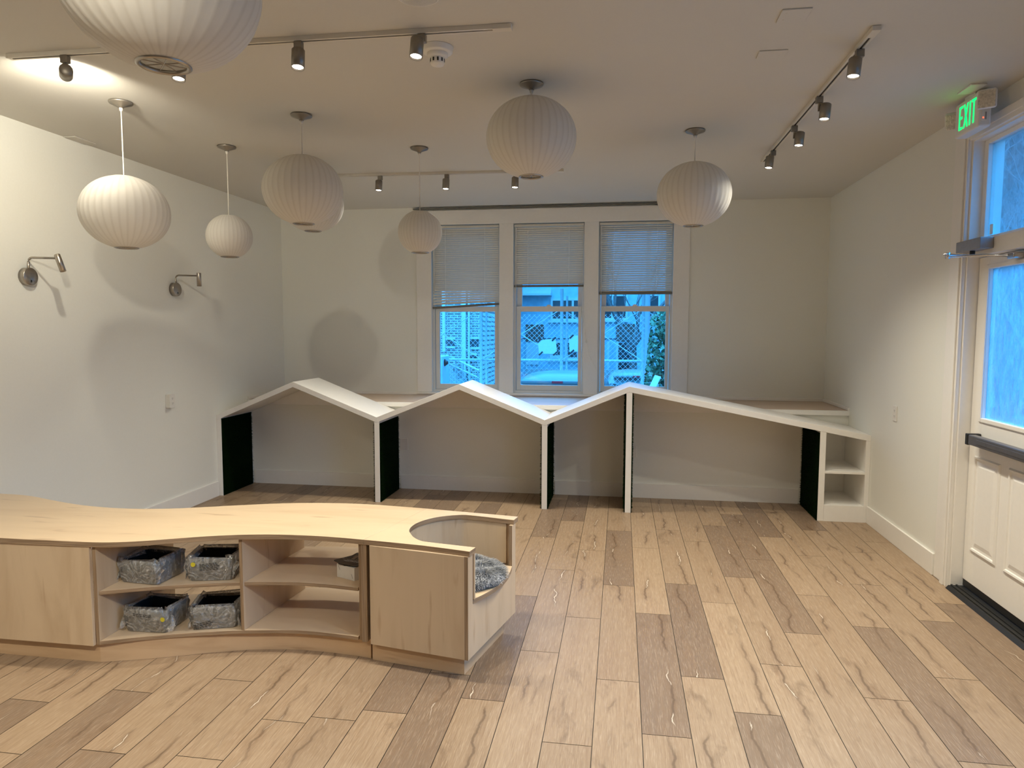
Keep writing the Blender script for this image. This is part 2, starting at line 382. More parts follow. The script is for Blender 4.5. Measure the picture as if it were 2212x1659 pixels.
def thing(name, label, cat, loc=(0, 0, 0), rz=0, group=None, kind=None):
    o = bpy.data.objects.new(name, None); COL.objects.link(o); o.location = loc; o.rotation_euler = (0, 0, rz)
    o.empty_display_size = 0.1
    ORG[o.name] = Vector((0, 0, 0)) if rz else Vector(loc)
    return tag(o, label, cat, group, kind)
def local_thing(*a, **k):      # parts given in the thing's own coordinates
    o = thing(*a, **k); ORG[o.name] = Vector(); return o
def dup(root, loc, rz=None, label=None, group=None):
    r = root.copy(); COL.objects.link(r); r.location = loc
    if rz is not None: r.rotation_euler = (0, 0, rz)
    if label: r['label'] = label
    if group: r['group'] = group
    for ch in list(root.children):
        c = ch.copy(); COL.objects.link(c); c.parent = r
        for g in list(ch.children):
            d = g.copy(); COL.objects.link(d); d.parent = c
    return r
def rot_to(d):
    return Vector((0, 0, 1)).rotation_difference(Vector(d).normalized()).to_matrix()

# ------------------------------------------------------------------ floor: one mesh of planks
def build_floor():
    W = 0.1959; X0 = -0.0885; L = 1.21
    joints = {-13: 2.558, -12: 2.214, -11: 2.699, -9: 2.863, -7: 2.584, -5: 2.717, -3: 2.878, -2: 3.372, -1: 2.61, 0: 4.351, 1: 3.937,
              2: 4.44, 3: 2.952, 4: 4.625, 5: 3.803, 6: 3.163, 7: 3.945, 8: 3.408, 9: 4.086, 10: 4.367}
    dark = {(-3, 5.9), (-3, 3.5), (-2, 6.4), (0, 5.0), (1, 3.3), (2, 3.8), (3, 2.4), (4, 5.2), (5, 4.4), (5, 5.6), (7, 3.4), (9, 3.5), (10, 3.8),
            (-13, 2.0), (-11, 2.1), (-10, 2.2), (-5, 3.3), (-4, 2.6), (-8, 6.3), (-12, 5.5), (-6, 5.2), (-16, 6.4), (-9, 5.9), (6, 5.6), (8, 5.9)}
    mb = MB(); cols = []; loc = []; rnd = random.Random(3); g = 0.0015
    for k in range(-20, 12):
        x0, x1 = X0 + k * W, X0 + (k + 1) * W
        x0, x1 = max(x0, XL - 0.1), min(x1, XR + 0.12)
        if x1 - x0 < 0.01: continue
        j = joints.get(k, rnd.uniform(2, 3.2))
        y = j - 8 * L
        while y < 7.7:
            y0, y1 = max(y, YK), min(y + L, 7.7)
            if y1 - y0 > 0.01:
                t = rnd.choice((0.95, 0.8, 0.7, 0.85, 0.6, 0.75, 0.35)) + rnd.uniform(-0.08, 0.08)
                if any(dk == k and y0 < dy < y1 for dk, dy in dark): t = rnd.uniform(0.0, 0.12)
                elif y1 > 1.9: t = max(t, 0.62)
                n = mb.add([(x0 + g, y0 + g, 0), (x1 - g, y0 + g, 0), (x1 - g, y1 - g, 0), (x0 + g, y1 - g, 0)])
                mb.face((n, n + 1, n + 2, n + 3)); c = (t, rnd.random(), rnd.random(), 1); cols += [c] * 4
                loc += [v for q in ((0, 0), (x1 - x0, 0), (x1 - x0, y1 - y0), (0, y1 - y0)) for v in (q[0], q[1], 0.0)]
            y += L
    n = mb.add([(XL - 0.1, YK, -0.003), (XR + 0.12, YK, -0.003), (XR + 0.12, 7.7, -0.003), (XL - 0.1, 7.7, -0.003)]); mb.face((n, n + 1, n + 2, n + 3), 1); cols += [(0, 0, 0, 1)] * 4; loc += [0.0] * 12
    o = mb.build('floor', ['floor', M['slot']])
    at = o.data.color_attributes.new('plank', 'FLOAT_COLOR', 'POINT')
    at.data.foreach_set('color', [x for c in cols for x in c])
    av = o.data.attributes.new('board', 'FLOAT_VECTOR', 'POINT'); av.data.foreach_set('vector', loc)
    tag(o, 'light oak plank floor with some darker brown boards', 'floor', kind='structure')
build_floor()

# ------------------------------------------------------------------ room shell
def struct(name, mb, mats, label, cat, parent=None, bevel=0):
    o = mb.build(name, mats, parent, bevel)
    return tag(o, label, cat, kind='structure')
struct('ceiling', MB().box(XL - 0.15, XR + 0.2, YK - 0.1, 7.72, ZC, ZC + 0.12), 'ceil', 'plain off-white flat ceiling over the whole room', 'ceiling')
struct('wall_left', MB().box(XL - 0.15, XL, YK - 0.1, 7.7, -0.05, ZC), 'wall', 'plain white wall that carries the two swing-arm lamps', 'wall')
struct('wall_front', MB().box(XL - 0.15, XR + 0.2, YK - 0.15, YK, -0.05, ZC), 'wall', 'plain white wall closing the room opposite the three windows', 'wall')
WIN = [(-2.08, -1.318), (-1.163, -0.397), (-0.243, 0.532)]; WZ0, WZ1 = 0.92, 2.76
mb = MB(); xs = [XL - 0.15] + [v for ab in WIN for v in ab] + [XR + 0.2]
for a, b in zip(xs[::2], xs[1::2]): mb.box(a, b, YB, YB + 0.15, -0.05, ZC)
for a, b in WIN: mb.box(a, b, YB, YB + 0.15, -0.05, WZ0); mb.box(a, b, YB, YB + 0.15, WZ1, ZC)
struct('wall_back', mb, 'wall', 'white wall with the three sash windows, set back above the ledge', 'wall')
struct('wall_back_lower', MB().box(XL, XR, YLB, YLB + 0.08, 0, 0.838), 'wall', 'low white wall behind the gabled cubbies, under the ledge', 'wall')
DY0, DY1 = 3.76, 4.66
mb = MB()
for a, b, z0, z1 in ((YK - 0.1, 0.8, -0.05, ZC), (0.8, 3.0, -0.05, 0.62), (0.8, 3.0, 2.72, ZC), (3.0, DY0, -0.05, ZC), (DY0, DY1, 2.77, ZC), (DY1, 7.7, -0.05, ZC)):
    mb.box(XR, XR + 0.17, a, b, z0, z1)
struct('wall_right', mb, 'wall', 'plain white wall that holds the glazed door', 'wall')
struct('baseboard_left', MB().box(XL, XL + 0.015, YK, YF - 0.005, 0, 0.145), 'trim', 'tall white baseboard along the wall with the swing-arm lamps', 'baseboard', bevel=0.003)
struct('baseboard_right', MB().box(XR - 0.015, XR, 4.875, YF - 0.005, 0, 0.145), 'trim', 'tall white baseboard between door casing and cubby unit', 'baseboard', bevel=0.003)
mb = MB()
for a, b in ((-3.785, -2.275), (-2.19, -0.705), (-0.62, 0.04), (0.128, 1.655)): mb.box(a, b, YLB - 0.014, YLB, 0, 0.138)
struct('baseboard_back', mb, 'trim', 'white baseboard seen inside the gabled cubbies', 'baseboard')

# window ledge with its small upstand
t = thing('window_ledge', 'deep window ledge with tan top and white front edge behind the cubbies', 'ledge', (0, 6.7, 0.84), kind='structure')
MB().box(XL, XR, 6.722, YB, 0.865, 0.882).build('ledge_top', 'ledge', t)
MB().box(XL, XR, 6.706, 6.722, 0.838, 0.883).build('front_edge', 'unit', t, 0.002)
MB().box(XL, XR, 6.722, YB, 0.84, 0.864).build('underside_board', 'unit', t)
MB().box(XL + 0.016, XR - 0.016, YB - 0.016, YB, 0.8825, 0.912).build('upstand', 'trim', t, 0.003)
MB().box(XR - 0.016, XR, 6.71, YB, 0.884, 0.912).build('upstand', 'trim', t, 0.003)
MB().box(XL, XL + 0.016, 6.71, YB, 0.884, 0.912).build('upstand', 'trim', t, 0.003)

# window casing
t = thing('trim_1', 'wide flat white casing framing the three windows together', 'trim', (0, YB, 0.92), kind='structure')
y0, y1 = YB - 0.02, YB
for a, b in ((-2.25, -2.08), (-1.318, -1.163), (-0.397, -0.243), (0.532, 0.70)):
    MB().box(a, b, y0, y1, 0.918, 2.76).build('casing_board', 'trim', t, 0.003)
MB().box(-2.25, 0.70, y0, y1, 2.76, 2.915).build('head_board', 'trim', t, 0.003)
MB().box(-2.25, 0.70, YB - 0.045, y1, 0.896, 0.9175).build('stool', 'trim', t, 0.004)
MB().box(-2.25, 0.70, YB - 0.018, y1 - 0.0005, 0.913, 0.9175).box(-2.25, 0.70, YB - 0.028, YB - 0.0165, 0.883, 0.896).build('apron', 'trim', t)
struct('trim_2', MB().box(-2.28, 0.73, YB - 0.04, YB, 2.926, 2.937), M['blind_rail'], 'thin moulding strip, its grey painted in for the shadow line, above the window casing', 'trim', bevel=0.003)  # dark grey stands in for the shadow gap under the ceiling

def sash_window(idx, x0, x1, label):
    t = thing('window_%d' % idx, label, 'window', ((x0 + x1) / 2, YB + 0.06, WZ0), kind='structure')
    ya, yb = YB + 0.035, YB + 0.15
    mb = MB().box(x0, x0 + 0.022, ya, yb, WZ0, WZ1).box(x1 - 0.022, x1, ya, yb, WZ0, WZ1).box(x0 + 0.022, x1 - 0.022, ya, yb, WZ1 - 0.022, WZ1).box(x0 + 0.022, x1 - 0.022, ya, yb, WZ0, WZ0 + 0.025)
    mb.build('frame', 'sash', t, 0.002)
    a, b = x0 + 0.026, x1 - 0.026
    px0, px1 = x0 + 0.072, x1 - 0.062; zl0, zl1 = 1.006, 1.812
    ls = MB().box(a, px0, YB + 0.055, YB + 0.09, WZ0 + 0.027, 1.87).box(px1, b, YB + 0.055, YB + 0.09, WZ0 + 0.027, 1.87)
    ls.box(px0, px1, YB + 0.055, YB + 0.09, WZ0 + 0.027, zl0).box(px0, px1, YB + 0.055, YB + 0.09, zl1, 1.87).build('lower_sash', 'sash', t, 0.002)
    us = MB().box(a, px0 + 0.01, YB + 0.095, YB + 0.13, 1.82, WZ1 - 0.024).box(px1 - 0.008, b, YB + 0.095, YB + 0.13, 1.82, WZ1 - 0.024)
    us.box(px0 + 0.01, px1 - 0.008, YB + 0.095, YB + 0.13, 1.82, 1.868).box(px0 + 0.01, px1 - 0.008, YB + 0.095, YB + 0.13, 2.68, WZ1 - 0.024).build('upper_sash', 'sash', t, 0.002)
    xm = (x0 + x1) / 2
    MB().prism([(xm - 0.028, 1.8705), (xm + 0.028, 1.8705), (xm + 0.014, 1.888), (xm - 0.014, 1.888)], YB + 0.058, YB + 0.085, 'y').build('sash_lock', 'sash', t)
    MB().box(px0, px1, YB + 0.07, YB + 0.074, zl0, zl1).build('pane', 'glass', t)
    MB().box(px0 + 0.01, px1 - 0.008, YB + 0.11, YB + 0.114, 1.868, 2.68).build('pane', 'glass', t)
    return t
sash_window(1, *WIN[0], 'sash window in front of the brick house, its blind lowered the furthest')
sash_window(2, *WIN[1], 'middle sash window of three, with the car roof behind it')
sash_window(3, *WIN[2], 'sash window nearest the door wall, with ivy behind it')

def blind(name, x0, x1, ztop, zl, zr, tilt, label):
    t = thing(name, label, 'blind', ((x0 + x1) / 2, YB + 0.015, ztop), group='venetian blinds in the three windows')
    yc = YB + 0.012; a, b = x0 + 0.006, x1 - 0.006
    MB().box(a, b, yc - 0.014, yc + 0.014, ztop - 0.034, ztop - 0.006).build('headrail', 'blind', t, 0.002)
    pitch = 0.0235; z = ztop - 0.05; n = 0; sl = MB()
    zmid = max(zl, zr)
    while True:
        z0 = z - n * pitch
        if z0 < min(zl, zr) + 0.018: break
        k = max(0.0, min(1.0, (zmid + 0.14 - z0) / 0.14)) if zl != zr else 0.0
        zz0, zz1 = z0 + (zl - zmid) * k * 0.9 + 0, z0 + (zr - zmid) * k * 0.9
        if zl != zr and z0 < zmid + 0.018: break
        c, s_ = math.cos(tilt), math.sin(tilt); hw = 0.0125
        P = []
        for x, zz in ((a + 0.004, zz0), (b - 0.004, zz1)):
            for q, bow in ((-1, 0), (0, 0.0022), (1, 0)):
                P.append((x, yc + q * hw * c - bow * s_, zz - q * hw * s_ + bow * c))
        i = sl.add(P); sl.face((i, i + 1, i + 4, i + 3), 0, True); sl.face((i + 1, i + 2, i + 5, i + 4), 0, True)
        n += 1
    sl.build('slats', 'blind', t)
    R = Matrix.Rotation(-math.atan2(zr - zl, x1 - x0), 3, 'Y')
    br = MB().box(-(b - a) / 2, (b - a) / 2, -0.012, 0.012, -0.012, 0.012, 0, R, ((a + b) / 2, yc, (zl + zr) / 2)).build('bottom_rail', 'blind_rail', t, 0.003)
    for fx in (0.2, 0.79):
        x = a + (b - a) * fx; zb = zl + (zr - zl) * fx
        MB().tube([(x, yc - 0.0145, ztop - 0.03), (x, yc - 0.0145, zb)], 0.0011, 5).build('ladder_cord', 'cord', t)
        MB().lathe([(0.012, -0.016), (0.012, -0.013), (0.004, -0.011)], 10, (x, yc - 0.013, zb + 0.012), m=0, caps=(True, True)).build('rail_clip', 'blind_rail', br)
    MB().tube([(a + 0.02, yc - 0.018, ztop - 0.03), (a + 0.022, yc - 0.018, ztop - 0.75)], 0.0035, 6).build('tilt_wand', 'white_plastic', t)
    return t
blind('venetian_blind', *WIN[0], 2.755, 1.852, 1.898, math.radians(66), 'almond venetian blind whose bottom rail hangs crooked')
b2 = blind('venetian_blind', *WIN[1], 2.755, 2.088, 2.088, math.radians(66), 'almond venetian blind in the middle window, raised highest')
blind('venetian_blind', *WIN[2], 2.755, 2.003, 2.003, math.radians(52), 'almond venetian blind nearest the door wall, slats letting blue light through')
pc = MB().tube([(-0.40, YB - 0.022, 2.72), (-0.396, YB - 0.026, 2.1), (-0.392, YB - 0.026, 1.75), (-0.37, YB - 0.028, 1.53), (-0.36, YB - 0.03, 1.48), (-0.33, YB - 0.03, 1.34), (-0.255, YB - 0.026, 1.19)], 0.0018, 5)
pc.build('pull_cord', 'cord', b2)
MB().lathe([(0.001, 0.024), (0.006, 0.012), (0.011, -0.012), (0.009, -0.024), (0.001, -0.026)], 10, (-0.364, YB - 0.03, 1.50)).build('cord_tassel', 'cord', b2)

# ------------------------------------------------------------------ door, transom, casing
XD = XR + 0.065
t = thing('trim_3', 'moulded white casing and jamb around the glazed door', 'trim', (XR, DY1, 0), kind='structure')
MB().box(XR - 0.007, XR, 4.735, 4.865, 0, 2.835).build('backband_board', 'trim', t, 0.002)
MB().box(XR - 0.018, XR, 4.66, 4.735, 0, 2.835).box(XR - 0.028, XR - 0.018, 4.692, 4.735, 0, 2.835).box(XR - 0.023, XR - 0.018, 4.66, 4.672, 0, 2.77).build('side_casing', 'trim', t, 0.003)
MB().box(XR - 0.018, XR, 3.685, 4.66, 2.762, 2.835).box(XR - 0.028, XR - 0.018, 3.685, 4.692, 2.79, 2.835).build('head_casing', 'trim', t, 0.003)
MB().box(XR - 0.018, XR, 3.685, 3.76, 0, 2.762).build('side_casing', 'trim', t, 0.003)
MB().box(XR, XR + 0.17, DY1 - 0.018, DY1, 0, 2.77).box(XR, XR + 0.17, DY0, DY0 + 0.018, 0, 2.77).box(XR, XR + 0.17, DY0 + 0.018, DY1 - 0.018, 2.752, 2.77).build('jamb', 'trim', t)
MB().box(XR + 0.002, XR + 0.12, DY0 + 0.018, DY1 - 0.018, 2.062, 2.155).build('transom_bar', 'trim', t, 0.003)
ya, yb = DY0 + 0.018, DY1 - 0.018
t = thing('window_4', 'transom window above the glazed door, bare branches behind it', 'window', (XR + 0.1, 4.2, 2.15), kind='structure')
MB().box(XR + 0.06, XR + 0.11, yb - 0.045, yb, 2.155, 2.752).box(XR + 0.06, XR + 0.11, ya, ya + 0.10, 2.155, 2.752).box(XR + 0.06, XR + 0.11, ya + 0.1, yb - 0.045, 2.155, 2.18).box(XR + 0.06, XR + 0.11, ya + 0.1, yb - 0.045, 2.725, 2.752).build('frame', 'trim', t, 0.003)
MB().box(XR + 0.083, XR + 0.087, ya + 0.1, yb - 0.045, 2.18, 2.725).build('pane', 'glass_tr', t)
MB().box(XR + 0.081, XR + 0.0825, yb - 0.10, yb - 0.065, 2.19, 2.25).build('tape_strip', 'white_plastic', t)

t = thing('door_1', 'white exit door with a large glass pane and two raised lower panels', 'door', (XD, 4.2, 0.07), kind='structure')
dy0, dy1 = DY0 + 0.022, DY1 - 0.022
gy0, gy1, gz0, gz1 = dy0 + 0.115, dy1 - 0.125, 1.10, 1.985
lf = MB()
lf.box(XD, XD + 0.045, dy0, gy0, 0.072, 2.058).box(XD, XD + 0.045, gy1, dy1, 0.072, 2.058).box(XD, XD + 0.045, gy0, gy1, gz1, 2.058).box(XD, XD + 0.045, gy0, gy1, 0.072, gz0)
lf.build('door_leaf', 'trim', t, 0.002)
def frame_ring(y0, y1, z0, z1, w_, x0, x1, name, parent, mat='trim'):
    MB().box(x0, x1, y0 - w_, y0, z0 - w_, z1 + w_).box(x0, x1, y1, y1 + w_, z0 - w_, z1 + w_).box(x0, x1, y0, y1, z0 - w_, z0).box(x0, x1, y0, y1, z1, z1 + w_).build(name, mat, parent, 0.004)
frame_ring(gy0, gy1, gz0, gz1, 0.026, XD - 0.008, XD, 'glass_stop', t)
MB().box(XD + 0.018, XD + 0.022, gy0, gy1, gz0, gz1).build('pane', 'glass_door', t)
for (py0, py1) in ((4.27, 4.56), (3.89, 4.18)):
    z0, z1 = 0.275, 0.865; d = 0.022
    pm = MB()
    o_ = [(XD - 0.0005, py0, z0), (XD - 0.0005, py1, z0), (XD - 0.0005, py1, z1), (XD - 0.0005, py0, z1)]
    def ringp(ins, x): return [(x, py0 + ins, z0 + ins), (x, py1 - ins, z0 + ins), (x, py1 - ins, z1 - ins), (x, py0 + ins, z1 - ins)]
    rings = [o_, ringp(0.008, XD - 0.010), ringp(0.018, XD - 0.008), ringp(0.022, XD - 0.001), ringp(0.036, XD - 0.001), ringp(0.062, XD - 0.007)]
    ids = [pm.add(r_) for r_ in rings]
    for a, b in zip(ids, ids[1:]):
        for k in range(4): l = (k + 1) % 4; pm.face((a + k, b + k, b + l, a + l))
    pm.face([ids[-1] + k for k in (3, 2, 1, 0)])
    pm.build('raised_panel', 'trim', t)
MB().box(XD + 0.004, XD + 0.03, dy0, dy1, 0.028, 0.071).build('door_sweep', 'black', t)
pb = MB().box(XD - 0.075, XD - 0.03, 3.80, 4.50, 0.94, 1.0).build('push_bar', 'bar_metal', t, 0.006)
MB().box(XD - 0.079, XD - 0.0745, 3.80, 4.40, 0.958, 0.984).build('touch_strip', 'bar_metal', pb, 0.002)
MB().box(XD - 0.077, XD - 0.0005, 4.502, 4.533, 0.936, 1.004).build('end_cap', 'black', pb, 0.004)
MB().box(XD - 0.03, XD - 0.0005, 3.80, 4.50, 0.953, 0.99).build('mounting_rail', 'grey_metal', pb)
sd = MB().prism([(XR - 0.03, 0), (XR - 0.012, 0.02), (XR + 0.16, 0.024), (XR + 0.16, 0)], DY0 + 0.019, DY1 - 0.019, 'y').box(XR + 0.0, XR + 0.01, DY0 + 0.019, DY1 - 0.019, 0.022, 0.027).box(XR + 0.03, XR + 0.04, DY0 + 0.019, DY1 - 0.019, 0.022, 0.027)
tag(sd.build('door_threshold', 'black'), 'black ridged threshold under the glazed door', 'threshold', kind='structure')

t = thing('door_closer', 'grey box door closer with folding chrome arm above the glazed door', 'door closer', (XR, 4.5, 2.09))
MB().box(XR - 0.072, XR + 0.001, 4.352, 4.64, 2.088, 2.153).build('closer_body', 'grey_metal', t, 0.004)
MB().lathe([(0.014, 0.0), (0.014, 0.03)], 14, (XR - 0.045, 4.492, 2.06), caps=(True, True)).build('pivot', 'black', t)
MB().box(0, 0.215, -0.011, 0.011, -0.004, 0.004, 0, Matrix.Rotation(math.atan2(4.404 - 4.492, 1.865 - (XR - 0.045)), 3, 'Z'), (XR - 0.045, 4.492, 2.06)).build('arm', 'chrome', t, 0.002)
MB().tube([(1.862, 4.404, 2.048), (2.0, 4.28, 2.043), (2.105, 4.215, 2.03)], 0.007, 8).build('arm', 'chrome', t)
MB().lathe([(0.013, -0.02), (0.013, 0.016)], 12, (1.864, 4.404, 2.055), caps=(True, True)).build('elbow_joint', 'chrome', t)
MB().box(XD - 0.055, XD - 0.0005, 4.16, 4.23, 2.015, 2.045).build('arm_shoe', 'chrome', t, 0.006)

# storefront window further along the door wall
t = thing('window_5', 'broad white framed shop window on the door wall, nearer than the door', 'window', (XR + 0.08, 1.9, 0.62), kind='structure')
fm = MB()
for a, b, z0, z1 in ((0.8, 0.86, 0.62, 2.72), (2.94, 3.0, 0.62, 2.72), (1.87, 1.93, 0.68, 2.66), (0.86, 2.94, 0.62, 0.68), (0.86, 2.94, 2.66, 2.72)): fm.box(XR + 0.06, XR + 0.12, a, b, z0, z1)
fm.build('frame', 'trim', t)
MB().box(XR + 0.088, XR + 0.092, 0.86, 1.87, 0.68, 2.66).build('pane', 'glass', t)
MB().box(XR + 0.088, XR + 0.092, 1.93, 2.94, 0.68, 2.66).build('pane', 'glass', t)

# ------------------------------------------------------------------ gabled cubby unit
def turf(xface, sgn, ztop, parent, y0=YF + 0.006, y1=6.68):
    """artificial grass glued on one face of an upright; sgn +1 grows towards +x"""
    rnd = random.Random(int(xface * 1000) + sgn); mb = MB(); tones = []
    a, b = (xface, xface + 0.006) if sgn > 0 else (xface - 0.006, xface)
    mb.box(a, b, y0, y1, 0.002, ztop); tones += [0.0] * 8
    xs = b if sgn > 0 else a
    n = int((y1 - y0) * ztop * 6200)
    for i in range(n):
        y = rnd.uniform(y0, y1); z = rnd.uniform(0.004, ztop)
        if rnd.random() < 0.12: y = rnd.choice((y0, y1))
        l = rnd.uniform(0.008, 0.017); dy, dz = rnd.uniform(-0.007, 0.007), rnd.uniform(-0.010, 0.004); wd = 0.0016
        an = rnd.uniform(0, PI); wy, wz = wd * math.cos(an), wd * math.sin(an)
        k = mb.add([(xs - sgn * 0.001, y - wy, z - wz), (xs - sgn * 0.001, y + wy, z + wz), (xs + sgn * l, min(max(y + dy, y0 - 0.004), y1 + 0.006), max(z + dz, 0.002))])
        mb.face((k, k + 1, k + 2)); tn = rnd.random(); tones += [tn * 0.3, tn * 0.3, tn]
    mb.attr = ('tone', tones)
    return mb.build('turf_lining', 'turf', parent)
def build_cubbies():
    t = thing('gabled_cubby_unit', 'long white cubby unit with three peaked roofs and green turf-lined dividers', 'cubby unit', (-0.9, YF, 0))
    YBK = 6.703
    top = [(XL + 0.001, 0.789), (-3.054, 1.122), (-2.232, 0.803), (-1.443, 1.122), (-0.662, 0.812), (0.081, 1.124), (XR - 0.001, 0.743)]
    th = 0.05
    for i in range(6):
        (xa, za), (xb, zb) = top[i], top[i + 1]
        MB().prism([(xa, za), (xb, zb), (xb, zb - th), (xa, za - th)], YF, YBK, 'y').build('roof_panel', 'unit', t, 0.0015)
    def under(x):
        for (xa, za), (xb, zb) in zip(top, top[1:]):
            if xa <= x <= xb: return za + (zb - za) * (x - xa) / (xb - xa) - th
    posts = [(XL + 0.001, -3.80), (-2.256, -2.207), (-0.687, -0.637), (0.057, 0.108), (1.675, 1.724), (2.041, XR - 0.001)]
    for a, b in posts:
        pts = [(a, 0), (b, 0), (b, under(b) - 0.0005)]
        for xv, zv in top[1:-1]:
            if a < xv < b: pts.append((xv, zv - th - 0.0005))
        pts.append((a, under(a) - 0.0005))
        MB().prism(pts, YF + 0.0008, YBK - 0.003, 'y').build('side_panel', 'unit', t, 0.0015)
    for x, s_, zt in ((-3.80, 1, 0.755), (-2.256, -1, 0.745), (-2.207, 1, 0.745), (-0.687, -1, 0.75), (-0.637, 1, 0.75), (0.057, -1, 1.045), (0.108, 1, 1.045), (1.675, -1, 0.755)):
        turf(x, s_, zt, t)
    # infill boards closing the gables at the back, above the low wall
    for i, (a, b) in enumerate(((-3.80, -2.256), (-2.207, -0.687), (-0.637, 0.057), (0.108, 1.675))):
        if i < 2: pts = [(a, 0.846)] if under(a) < 0.846 else []
        pts = []
        N = 40
        xs_ = [a + (b - a) * k / N for k in range(N + 1)] + [xv for xv, _ in top if a < xv < b]
        xs_ = sorted(x for x in xs_ if under(x) > 0.857)
        pts = [(x, under(x) - 0.001) for x in xs_]
        pts = pts + [(xs_[-1], 0.853), (xs_[0], 0.853)]
        MB().prism(pts, 6.68, 6.698, 'y').build('gable_infill', 'unit', t)
    # open shelf at the door end
    MB().box(1.7245, 2.0405, YF + 0.001, YF + 0.02, 0, 0.1385).build('plinth', 'unit', t)
    MB().box(1.7245, 2.0405, YF + 0.02, 6.67, 0.12, 0.139).build('shelf_board', 'unit', t)
    MB().box(1.7245, 2.0405, YF + 0.002, 6.67, 0.410, 0.430).build('shelf_board', 'unit', t, 0.0015)
    MB().box(1.7245, 2.0405, 6.67, 6.69, 0.139, 0.70).build('back_panel', 'unit', t)
    MB().box(1.7245, 1.8545, 6.655, 6.67, 0.43, 0.69).build('cover_board', 'unit', t)
build_cubbies()

# ------------------------------------------------------------------ curved bench
def build_bench():
    t = thing('curved_bench', 'low curved maple plywood bench with open shelves and a round nook', 'bench', (-2.0, 3.3, 0))
    ZT, ZB = 0.615, 0.590
    front = [(-3.82, 2.862), (-2.952, 2.863), (-2.69, 2.867), (-2.474, 2.873), (-2.349, 2.893), (-2.228, 2.935), (-2.125, 2.984), (-1.986, 3.046), (-1.824, 3.1),
             (-1.65, 3.131), (-1.48, 3.139), (-1.333, 3.132), (-1.21, 3.118)]
    frontR = [(-1.21, 3.118), (-1.081, 3.103), (-0.893, 3.075), (-0.769, 3.049), (-0.667, 3.025)]
    U = [(-0.652, 3.090), (-0.709, 3.099), (-0.773, 3.111), (-0.869, 3.129), (-0.93, 3.146), (-0.982, 3.196), (-1.017, 3.255), (-1.037, 3.30), (-1.046, 3.355),
         (-1.042, 3.42), (-1.022, 3.482), (-0.982, 3.545), (-0.925, 3.594), (-0.863, 3.624), (-0.82, 3.632), (-0.74, 3.618), (-0.65, 3.597), (-0.547, 3.573)]
    backR = [(-0.534, 3.644), (-0.7, 3.671), (-0.861, 3.695), (-1.07, 3.727)]
    back = [(-1.07, 3.727), (-1.153, 3.738), (-1.383, 3.762), (-1.602, 3.762), (-1.878, 3.718), (-2.131, 3.632), (-2.312, 3.558), (-2.491, 3.494), (-2.662, 3.46),
            (-2.842, 3.457), (-3.049, 3.484), (-3.289, 3.553), (-3.471, 3.614), (-3.61, 3.641), (-3.82, 3.65)]
    F, B = spline(front, 5), spline(back, 5)
    MB().prism(F + B, ZB, ZT, 'z', 0, 0, 1).build('bench_top', ['maple_x', 'edge'], t, 0.0015)
    UU = spline(U, 4)
    MB().prism([(x + 0.0003, y) for x, y in frontR[:1]] + frontR[1:] + UU + backR[:-1] + [(backR[-1][0] + 0.0003, backR[-1][1])], ZB, ZT, 'z', 0, 0, 1).build('nook_top', ['maple_x', 'edge'], t, 0.0015)
    # toe kicks
    toe = spline([(-3.82, 2.93), (-3.053, 2.924), (-2.6, 2.921)], 3)[:-1] + spline([(-2.486, 2.921), (-2.292, 2.984), (-2.087, 3.066), (-1.985, 3.107), (-1.813, 3.162), (-1.632, 3.192),
                  (-1.504, 3.197), (-1.372, 3.191), (-1.198, 3.168)], 5)
    MB().prism(toe + [(-1.15, 3.66), (-1.6, 3.70), (-2.1, 3.57), (-2.66, 3.40), (-2.85, 3.40), (-3.82, 3.58)], 0.0005, 0.0995, 'z').build('toe_kick', 'toe', t)
    MB().prism([(-1.185, 3.155), (-0.706, 3.08), (-0.6, 3.56), (-1.12, 3.64)], 0.0005, 0.0995, 'z').build('toe_kick', 'toe', t)
    # boxed end panels
    MB().box(-3.82, -2.486, 2.878, 2.896, 0.10, 0.5895).build('front_panel', 'maple_z', t, 0.0015)
    A, Bp = Vector((-0.674, 3.021)), Vector((-0.542, 3.600)); e = (Bp - A).normalized(); nrm = Vector((e.y, -e.x))
    C0 = Vector((-1.178, 3.112)); e2 = (A - C0).normalized(); n2 = Vector((e2.y, -e2.x))
    q = [C0, A - e2 * 0.0185, A - e2 * 0.0185 - n2 * 0.018, C0 - n2 * 0.018]
    MB().prism([tuple(p) for p in q], 0.10, 0.5895, 'z').build('front_panel', 'maple_z', t, 0.001)
    bk = [(-1.2, 3.715), (-0.86, 3.665), (-0.552, 3.615), (-0.555, 3.597), (-0.863, 3.647), (-1.2, 3.697)]
    MB().prism(bk, 0.10, 0.5895, 'z').build('rear_panel', 'maple_z', t)
    # end panel with the opening cut out: three boards of one sheet
    W_ = (Bp - A).length
    def on(d, k=0.0): p = A + e * d + nrm * k; return (p.x, p.y)
    ep = MB()
    for d0, d1, z0, z1 in ((0, W_, 0.10, 0.349), (0, 0.052, 0.349, 0.5895), (0.5445, W_, 0.349, 0.5895)):
        ep.prism([on(d0, -0.018), on(d0), on(d1), on(d1, -0.018)], z0, z1, 'z'); ep.m[-4] = ep.m[-2] = 1
    ep.build('end_panel', ['maple_z', 'edge_v'], t)
    # nook shelf with bowed lip, and the bent nook wall
    arc = []
    for k in range(13):
        s_ = k / 12; d = 0.054 + (0.543 - 0.054) * s_
        arc.append(on(d, 0.001 + 0.040 * math.sin(PI * s_) ** 0.9))
    ins = [(x, y) for x, y in UU if x < -0.70]
    MB().prism(arc + [on(0.543, -0.03)] + list(reversed(ins)) + [on(0.054, -0.03)], 0.35, 0.372, 'z', 0, 0, 1).build('nook_shelf', ['maple_x', 'edge'], t, 0.001)
    wl = [p for p in UU if p[0] < -0.575]
